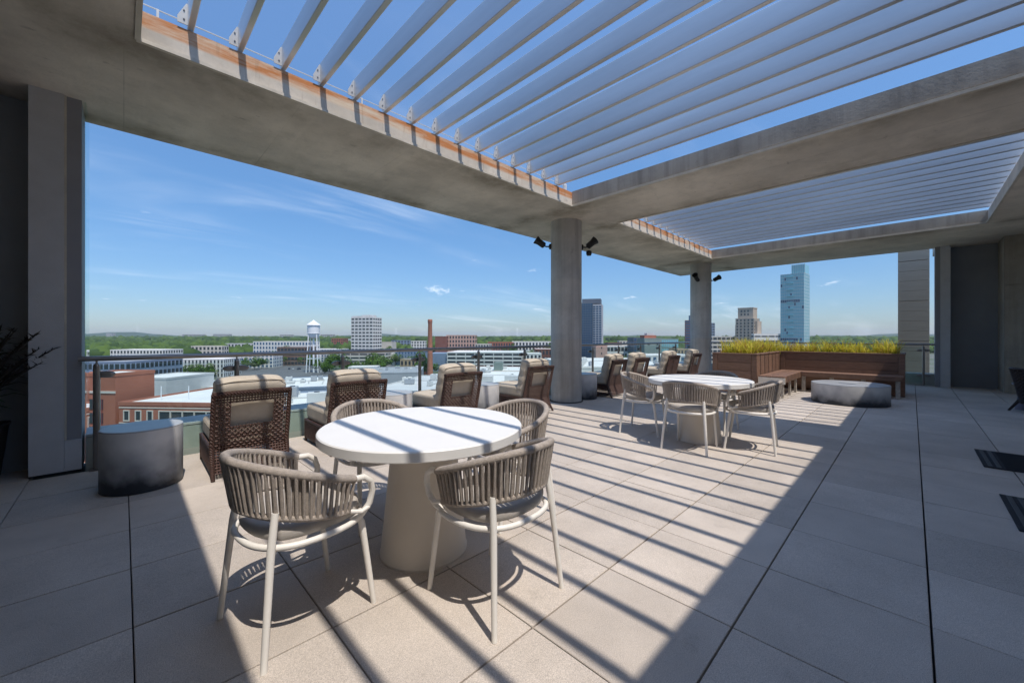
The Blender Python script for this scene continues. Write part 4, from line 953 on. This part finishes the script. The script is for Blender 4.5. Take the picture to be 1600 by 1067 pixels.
for k, (a, b, c) in enumerate(((2, 5, 5), (9, 4, 9), (-8, 6, 3), (-14, 3, 12), (14, 3, 18))): MB().box(a, a + b, c, c + 3, h + .1, h + 2.2 + .5 * (k % 2)).obj('air_unit', 'c_grey' if k % 2 else 'c_lgrey', t)
t, h, hw = roof_block('red-trimmed white roof in front of the parking garage', 690, 830, 240, 580, 35, 'c_brick', -5)
MB().box(4, 9, 4, 12, h, h + 5).obj('stair_box', 'c_green', t)
t, h, hw = roof_block('cluttered white roofs right of the first column', 895, 1080, 150, 574, 60, 'c_white', 6)
for k in range(16): MB().box(-hw + 3 + k * 2.5, -hw + 4.4 + k * 2.5, 3 + (k * 7) % 30, 5 + (k * 7) % 30, h + .1, h + 1.2 + (k % 3) * .5).obj('air_unit', 'c_lgrey', t)
B('white_blue_block', 'white building with blue windows behind the far wicker chairs', 1000, 1090, 260, 556, 25, 'c_white', style='grid', rows=4, cols=10, win='win_blue', rot=4)
# --- towers to the right of the column
t, h, hw = B('dark_glass_tower', 'dark blue glass apartment tower right of the first column', 900, 926, 420, 474, 24, 'c_slate', 'c_groof', style='grid', rows=26, cols=7, win='navy_glass', frac=(.86, .80), face=-6)
MB().box(hw - .5, hw + 9.5, 2, 24, 0, h - 1).obj('balcony_wing', 'c_grey', t)
wb = MB()
for r_ in range(26):
    for k in range(3): wb.box(hw + .3 + k * 3.1, hw + 2.6 + k * 3.1, 1.85, 2.0, 1 + r_ * (h - 3) / 26, 1 + (r_ + .62) * (h - 3) / 26)
wb.obj('balcony_windows', 'navy_glass', t, kind='stuff'); MB().box(-hw + 6, hw + 8, 4, 20, h, h + 5).obj('crown', 'c_slate', t)
B('orange_brick_block', 'orange brick block at the foot of the dark glass tower', 931, 949, 330, 539, 18, 'c_pink', style='grid', rows=5, cols=1, frac=(.1, .3))
B('low_shops', 'low white and brown shops past the orange brick block', 948, 992, 420, 541, 20, 'c_white', style='bands', rows=3, cols=8)
B('slate_block', 'slate-blue office block left of the green-grey building', 990, 1010, 400, 528, 22, 'c_slate', 'c_groof', style='grid', rows=8, cols=4, win='win_blue')
t, h, hw = B('green_grey_building', 'grey-green building with brick penthouse seen over the far wicker chairs', 1007, 1034, 360, 529, 22, 'c_green', style='grid', rows=3, cols=2, frac=(.2, .2))
MB().box(-hw + 1, hw - 4, 3, 16, h + .3, h + 3.0).obj('penthouse', 'c_brick', t); MB().box(-hw + 4, hw - 5, 5, 12, h + 3.1, h + 5).obj('plant_room', 'c_lgrey', t)
B('glass_office', 'pale green glass office building left of the far column', 1033, 1060, 370, 530, 22, 'c_green', style='grid', rows=7, cols=8, win='tower_glass', frac=(.8, .7))
t, h, hw = B('blue_striped_tower', 'blue glass tower with red-brown stripes beside the far column', 1070, 1086, 600, 501, 14, 'c_dbrick', 'c_groof', style='bands', rows=14, cols=1, win='win_blue', frac=(.5, .62), face=-5)
MB().box(-2, hw, 3, 20, h, h + 8).obj('crown', 'win_blue', t)
B('grey_office', 'narrow grey tower just right of the far column', 1110, 1117, 700, 505, 20, 'c_bluegrey', style='bands', rows=12, cols=2)
B('low_offices', 'low stone office buildings left of the stepped stone tower', 1100, 1148, 480, 526, 30, 'c_cream', style='bands', rows=6, cols=7)
B('low_offices', 'white low building between the stepped stone tower and glass tower', 1178, 1222, 460, 522, 30, 'c_white', style='bands', rows=6, cols=4, frac=(.5, .3))
# stepped stone tower
t, h, hw = B('stone_tower', 'stepped art deco stone tower left of the glass skyscraper', 1149, 1178, 470, 498, 22, 'c_stone', style='grid', rows=14, cols=5, frac=(.42, .6), face=-16)
MB().box(-hw - 1.6, -hw, 4, 20, 0, h - 7).obj('left_shoulder', 'c_stone', t); MB().box(hw, hw + 2.6, 3, 20, 0, h - 3).obj('right_shoulder', 'c_stone', t)
MB().box(-hw + 2, hw - 1.5, 2, 18, h, h + 13).obj('upper_stage', 'c_stone', t)
wb = MB()
for r_ in range(2):
    for k in range(3): wb.box(-hw + 5 + k * 3.6, -hw + 6.7 + k * 3.6, 1.9, 2.0, h + 4 + r_ * 4, h + 6.3 + r_ * 4)
wb.obj('upper_windows', 'win', t, kind='stuff'); MB().box(-hw + 1.7, hw - 1.2, 1.7, 18.3, h + 12.2, h + 13.3).obj('cornice', 'c_stone', t)
# glass skyscraper
D = 450; x0, y0 = at_depth(1219, D); x1, y1 = at_depth(1256, D); W_ = math.hypot(x1 - x0, y1 - y0)
t = thing('glass_skyscraper', 'tall teal glass skyscraper rising above the planter', 'building', ((x0 + x1) / 2, (y0 + y1) / 2, GZ), math.atan2(y1 - y0, x1 - x0) - R(49)); W_ *= .83; hw = W_ / 2
H1 = z_at(428, D) - GZ; H2 = z_at(414, D) - GZ
MB().box(-hw, hw, 0, 24, 0, H1).obj('glass_shaft', 'tower_glass', t); MB().box(-hw * .1, hw, 3, 22, H1, H2).obj('crown', 'tower_glass', t)
ml = MB(); nf = 28
for r_ in range(nf + 1):
    z = H1 * r_ / nf; ml.box(-hw - .12, hw + .12, -.14, .02, z - .14, z + .14); ml.box(hw - .02, hw + .14, 0, 24, z - .14, z + .14)
for k in range(13): s = -hw + 2 * hw * k / 12; ml.box(s - .07, s + .07, -.12, .02, 0, H1)
for k in range(9): s = 24 * k / 8; ml.box(hw - .02, hw + .12, s - .07, s + .07, 0, H1)
for k in range(8): s = -hw * .1 + 1.1 * hw * k / 7; ml.box(s - .1, s + .1, 2.8, 3.0, H1, H2 + 1)
ml.obj('mullions', 'c_lgrey', t, kind='stuff')
bal = MB()
for r_ in range(3, nf):
    if r_ % 2: bal.box(-hw * .45, hw * .12, -1.1, 0, H1 * r_ / nf - .2, H1 * r_ / nf + .9)
bal.obj('balconies', 'tower_glass', t, kind='stuff'); dk = MB(); rd = random.Random(5)
for r_ in range(1, nf):
    for k in range(12):
        if rd.random() < .05 or (r_ in (7, 19) and k < 9): dk.box(-hw + 2 * hw * k / 12 + .15, -hw + 2 * hw * (k + 1) / 12 - .15, -.05, .02, H1 * r_ / nf + .3, H1 * (r_ + 1) / nf - .3)
dk.obj('dark_panes', 'navy_glass', t, kind='stuff')

extra = [('row_house', 'pale row houses between the hotel and the brown office', 300, 345, 520, 541, 15, 'c_cream', 3, 8), ('row_house', 'grey row houses left of the long white building', 352, 396, 640, 537, 15, 'c_lgrey', 3, 9),
    ('small_office', 'tan low office in front of the blue office building', 625, 655, 330, 562, 14, 'c_tan', 2, 5), ('small_office', 'white workshop with strip windows below the cream parking deck', 545, 588, 300, 574, 14, 'c_white', 2, 7),
    ('small_office', 'red brick workshop right of the grassy road', 656, 668, 320, 571, 12, 'c_brick', 2, 3), ('small_office', 'grey workshop beside the white parking garage', 816, 834, 300, 566, 14, 'c_lgrey', 2, 3),
    ('small_office', 'brick shop row in front of the purple brick building', 832, 864, 280, 570, 12, 'c_brick', 2, 6), ('small_office', 'cream block between garage and orange mill', 742, 764, 560, 538, 20, 'c_cream', 4, 5),
    ('row_house', 'white houses in the trees left of the tower block', 528, 546, 900, 530, 15, 'c_white', 3, 4), ('row_house', 'grey-blue houses in the trees right of the tower block', 612, 640, 850, 532, 15, 'c_bluegrey', 4, 6),
    ('row_house', 'white houses in the trees left of the chimney', 642, 664, 760, 533, 15, 'c_white', 4, 5), ('small_office', 'brown brick block beyond the orange brick block', 950, 972, 520, 536, 15, 'c_dbrick', 3, 5),
    ('small_office', 'pale block beyond the low shops', 968, 992, 620, 533, 15, 'c_cream', 4, 5), ('small_office', 'low tan building right of the far wicker chairs', 1058, 1084, 330, 546, 15, 'c_tan', 4, 5)]
for (nm, lb, a, b_, D_, yt, dp__, mt, rw, cl) in extra: B(nm, lb, a, b_, D_, yt, dp__, mt, 'c_groof' if len(lb) % 2 else 'c_roof', style='grid', rows=rw, cols=cl, rot=(len(lb) % 7) * 3 - 9)
# --- water tower
D = 338; x, y = at_depth(490, D); t = thing('water_tower', 'white steel water tower with conical roof on tall legs', 'water tower', (x, y, GZ), YAW)
Z = lambda py: z_at(py, D) - GZ
MB().lathe([(.6, Z(529)), (3.6, Z(527)), (4.7, Z(522)), (4.9, Z(519)), (4.9, Z(508))], 40).obj('tank', 'paint', t, smooth=40)
MB().lathe([(5.7, Z(508.2)), (5.6, Z(507.6)), (.4, Z(500.4)), (.1, Z(499.5))], 40).obj('conical_roof', 'paint', t, smooth=30)
for k in range(4):
    a = R(45 + 90 * k + 12); MB().tube([(4.4 * math.cos(a), 4.4 * math.sin(a), Z(520)), (6.6 * math.cos(a), 6.6 * math.sin(a), 0)], .42, 8).obj('leg', 'paint', t, smooth=40)
MB().tube([(0, 0, 0), (0, 0, Z(527))], .75, 10).obj('riser_pipe', 'paint', t, smooth=40)
for zz_ in (.35, .68):
    pts = []
    for k in range(4): a = R(45 + 90 * k + 12); rr = 6.6 - 2.2 * zz_; pts.append((rr * math.cos(a), rr * math.sin(a), Z(520) * zz_))
    MB().tube(pts, .2, 6, closed=True).obj('brace', 'paint', t)
MB().lathe([(5.2, Z(521)), (5.2, Z(520.4))], 32).obj('walkway', 'paint', t)
# --- chimney
D = 296; x, y = at_depth(672, D); t = thing('brick_chimney', 'tall round red brick chimney above the low roofs', 'chimney', (x, y, GZ)); Zc = z_at(499, D) - GZ
MB().lathe([(2.2, 0), (1.5, Zc - 3), (1.65, Zc - 2.8), (1.7, Zc - .6), (1.6, Zc)], 28).obj('shaft', material('chimney brick', (.47, .19, .115), .9, var=.15, vscale=.8), t, smooth=40)
for k in range(3): MB().lathe([(1.76, Zc - 2.6 + k * .8), (1.76, Zc - 2.3 + k * .8)], 28).obj('corbel', 'c_dbrick', t, smooth=40)

# --- parked cars on the lots
def car(px_, py_, m, label, rz):
    D = (EYE - GZ) * FPX / (py_ - HOR); x, y = at_depth(px_, D); t = thing('parked_car', label, 'car', (x, y, GZ + .06), rz, 'cars on the parking lots')
    MB().box(-2.2, 2.2, -.9, .9, .3, .95).obj('body', m, t, bevel=.15); MB().add([(a * l, b * .8, z) for z, l in ((.95, 1.4), (1.5, .9)) for a, b in ((-1, -1), (1, -1), (1, 1), (-1, 1))], [(0, 1, 5, 4), (1, 2, 6, 5), (2, 3, 7, 6), (3, 0, 4, 7), (4, 5, 6, 7)]).obj('cabin', 'win', t)
    for a in (-1.35, 1.35):
        for b in (-.8, .8): MB().tube([(a, b - .1, .32), (a, b + .1, .32)], .32, 12).obj('wheel', 'black_metal', t)
for (px_, py_, m, lb) in ((458, 577, 'car_w', 'white car parked on the lot left of the water tower'), (467, 577.5, 'car_d', 'dark car parked on the lot left of the water tower'), (452, 577, 'car_d', 'dark car at the edge of the lot left of the water tower'), (385, 590, 'car_r', 'red car on the lot below the apartment block'), (360, 588, 'car_w', 'white car on the lot below the apartment block'), (636, 571, 'car_w', 'white car on the road beside the lawn')): car(px_, py_, m, lb, random.uniform(0, 3))

# --- trees that stand singly
def crown_mesh(seed, n=900):
    r = np.random.default_rng(seed); mb = MB(); lumps = [(r.normal(0, .42, 3) * np.array([1, 1, .7]), r.uniform(.35, .6)) for _ in range(9)]
    for _ in range(n):
        c, rad = lumps[r.integers(len(lumps))]; d = r.normal(size=3); d /= np.linalg.norm(d); p_ = c + d * rad * r.uniform(.75, 1.05); s = r.uniform(.06, .13)
        u_ = np.cross(d, r.normal(size=3)); u_ /= np.linalg.norm(u_) + 1e-9; v_ = np.cross(d, u_); q = d * s * .5
        mb.add([p_ - u_ * s, p_ + v_ * s * .9 + q, p_ + u_ * s, p_ - v_ * s * .9 + q], [(0, 1, 2, 3)])
    return mb.mesh('crown', 'tree')
crowns = [crown_mesh(k) for k in (1, 2, 3)]; trunk_me = MB().tube([(0, 0, 0), (.02, 0, .5), (0, .03, 1)], [.05, .035, .02], 7).mesh('trunk', 'trunk')
limb_me = MB().tube([(0, 0, .55), (.16, .08, .8), (.28, .1, 1.1)], [.022, .015, .008], 5).tube([(0, 0, .6), (-.15, .1, .85), (-.25, .02, 1.15)], [.02, .014, .008], 5).mesh('limbs', 'trunk')
tl = [(446, 566, 9), (440, 569, 7), (468, 567, 7), (515, 581, 7), (525, 577, 7.5), (507, 584, 5), (586, 579, 7.5), (590, 585, 7), (660, 578, 8), (663, 588, 7), (345, 584, 6), (372, 580, 5), (398, 578, 5.5), (416, 574, 6), (330, 590, 5), (312, 592, 5), (425, 573, 6), (830, 566, 7), (826, 574, 7), (942, 578, 7), (950, 570, 6), (985, 576, 7), (536, 565, 8), (607, 560, 8), (800, 556, 9), (862, 556, 9)] + [(p_, q_, r__) for p_, q_, r__ in ((352, 579, 5), (384, 577, 5), (408, 576, 5), (432, 572, 5.5), (458, 563, 6), (478, 565, 6), (484, 574, 6), (545, 580, 5), (556, 584, 5), (575, 577, 6), (598, 577, 6), (618, 571, 6), (648, 573, 5), (657, 568, 6), (812, 570, 6), (843, 571, 5), (858, 566, 6), (928, 574, 5), (962, 573, 6), (996, 567, 6), (1020, 566, 6), (320, 586, 5), (300, 590, 4.5), (285, 592, 4.5), (270, 593, 4))]
def tree_label(p_):
    for lim, tx in ((350, 'green tree in front of the white hotel'), (420, 'green tree below the white apartment block'), (480, 'green tree beside the lot left of the water tower'), (531, 'green tree at the feet of the water tower'), (560, 'green tree behind the water tower, left of the tower block'), (612, 'green tree in front of the cream parking deck'), (700, 'green tree at the foot of the brick chimney'), (815, 'green tree behind the white parking garage'), (900, 'green tree between the parking garage and first column'), (2000, 'green tree below the dark glass tower')):
        if p_ < lim: return tx
for k, (px_, py_, r_) in enumerate(tl):
    D = (EYE - GZ) * FPX / (py_ - HOR); x, y = at_depth(px_, D); t = thing('broadleaf_tree', tree_label(px_).replace('green tree', ('small green tree' if r_ < 5.3 else 'tall broad green tree' if r_ >= 7 else 'middling green tree')), 'tree', (x, y, GZ), random.uniform(0, 6), 'single trees in the town below')
    tr = link('trunk', trunk_me, t); tr.scale = (r_ * .9, r_ * .9, r_ * .9); lb_ = link('limbs', limb_me, t); lb_.scale = (r_ * .9,) * 3
    cr = link('crown', crowns[k % 3], t, loc=(0, 0, r_ * 1.15)); cr.scale = (r_, r_, r_ * .95)

# --- woodland to the horizon: one mass
def ico(sub):
    bm = bmesh.new(); bmesh.ops.create_icosphere(bm, subdivisions=sub, radius=1); v_ = np.array([q.co[:] for q in bm.verts]); f_ = np.array([[q.index for q in fc.verts] for fc in bm.faces]); bm.free(); return v_, f_
def wood_mass(name, label, pts, rads, sub, zsc):
    v_, f_ = ico(sub); n = len(pts); nv = len(v_)
    V_ = np.empty((n, nv, 3)); F_ = np.empty((n, len(f_), 3), int)
    for i in range(n):
        j = 1 + rng.normal(0, .16, nv); a = rng.uniform(0, 6.28); c, s = math.cos(a), math.sin(a); w_ = v_ * j[:, None] * rads[i] * np.array([1, 1, zsc * rng.uniform(.8, 1.2)])
        V_[i, :, 0] = w_[:, 0] * c - w_[:, 1] * s + pts[i][0]; V_[i, :, 1] = w_[:, 0] * s + w_[:, 1] * c + pts[i][1]; V_[i, :, 2] = w_[:, 2] + pts[i][2]; F_[i] = f_ + i * nv
    V_ = V_.reshape(-1, 3); F_ = F_.reshape(-1, 3); me = bpy.data.meshes.new(name)
    me.vertices.add(len(V_)); me.vertices.foreach_set('co', V_.ravel()); me.loops.add(F_.size); me.loops.foreach_set('vertex_index', F_.ravel().astype(np.int32))
    me.polygons.add(len(F_)); me.polygons.foreach_set('loop_start', np.arange(0, F_.size, 3, dtype=np.int32)); me.update(calc_edges=True); me.validate(); me.materials.append(M['woods'])
    o = link(name, me, kind='stuff'); tag(o, label, 'woodland')
built = [(o.location.x, o.location.y) for o in C.objects if o.parent is None and o.get('category') in ('building',)]
def scatter(n, d0, d1, p0, p1, r0, r1, keep=None):
    P_, Rr = [], []
    for _ in range(n):
        D = math.sqrt(rng.uniform(d0 * d0, d1 * d1)); px_ = rng.uniform(p0, p1); x, y = at_depth(px_, D)
        if keep and not keep(px_, D): continue
        if D < 900 and any((x - a) ** 2 + (y - b) ** 2 < 32 ** 2 for a, b in built): continue
        r_ = rng.uniform(r0, r1); P_.append((x, y, GZ + r_ * .9)); Rr.append(r_)
    return P_, Rr
P1, R1 = scatter(3600, 470, 1300, 60, 425, 6, 10, lambda p_, D: D > 470 + max(0, p_ - 300) * 1.2)
P2, R2 = scatter(2600, 700, 1400, 425, 1500, 6, 10)
wood_mass('woodland', 'dense green woodland beyond the hotels and apartment blocks', P1 + P2, R1 + R2, 2, 1.0)
P3, R3 = scatter(15000, 1300, 5200, -60, 1660, 11, 19)
wood_mass('woodland', 'distant green woodland stretching to the hills', P3, R3, 1, .75)
# scattered pale roofs far out in the woods
for k, (px_, D, yt, w_) in enumerate(((170, 3800, 520.5, 50), (300, 3200, 522.5, 160), (345, 3300, 522, 130), (445, 2300, 523, 60), (510, 2600, 522.5, 80), (715, 2400, 525, 60), (180, 2000, 526, 40))):
    B('far_building', 'pale far building in the woods, ' + ('slim and tall', 'long and white', 'broad and white above the treetops', 'small and white behind the brown office', 'beige right of the water tower', 'small past the chimney', 'low by the hill foot')[k], px_ - w_ * FPX / D / 2, px_ + w_ * FPX / D / 2, D, yt, 40, 'c_white', style='bands', rows=6, cols=6)
# hills on the horizon
hv, hf = [], []; NA, NR = 220, 7
for i in range(NA + 1):
    ang = YAW + R(75) - R(150) * i / NA
    for j in range(NR + 1):
        d = 5400 + 2600 * j / NR; prof = math.sin(math.pi * min(1, j / (NR - 1)) * .5)
        q = ang * 9; hgt = 34 + 20 * math.sin(q * 1.3 + 1) + 13 * math.sin(q * 3.1 + 2) + 6 * math.sin(q * 7.7) + 3 * math.sin(q * 19)
        bump_ = 26 * math.exp(-((ang - (YAW + R(44))) / R(5)) ** 2)
        hv.append((d * math.cos(ang), d * math.sin(ang), GZ + prof * max(14, hgt + bump_) + rng.uniform(-1.5, 1.5)))
for i in range(NA):
    for j in range(NR): a = i * (NR + 1) + j; hf.append((a, a + 1, a + NR + 2, a + NR + 1))
MB().add(hv, hf).obj('hills', 'hill', kind='structure', smooth=80)

# ---- the hazy air
hz = bpy.data.materials.new('haze'); hz.use_nodes = True; N = hz.node_tree.nodes; N.remove(N['Principled BSDF'])
pv = N.new('ShaderNodeVolumePrincipled'); pv.inputs['Color'].default_value = (0.88, 0.94, 1.0, 1); pv.inputs['Density'].default_value = 0.00006; pv.inputs['Anisotropy'].default_value = 0.2
hz.node_tree.links.new(pv.outputs[0], N['Material Output'].inputs['Volume'])
MB().box(-9500, 9500, -9500, 9500, GZ - 1, 98).obj('haze', hz, kind='stuff')
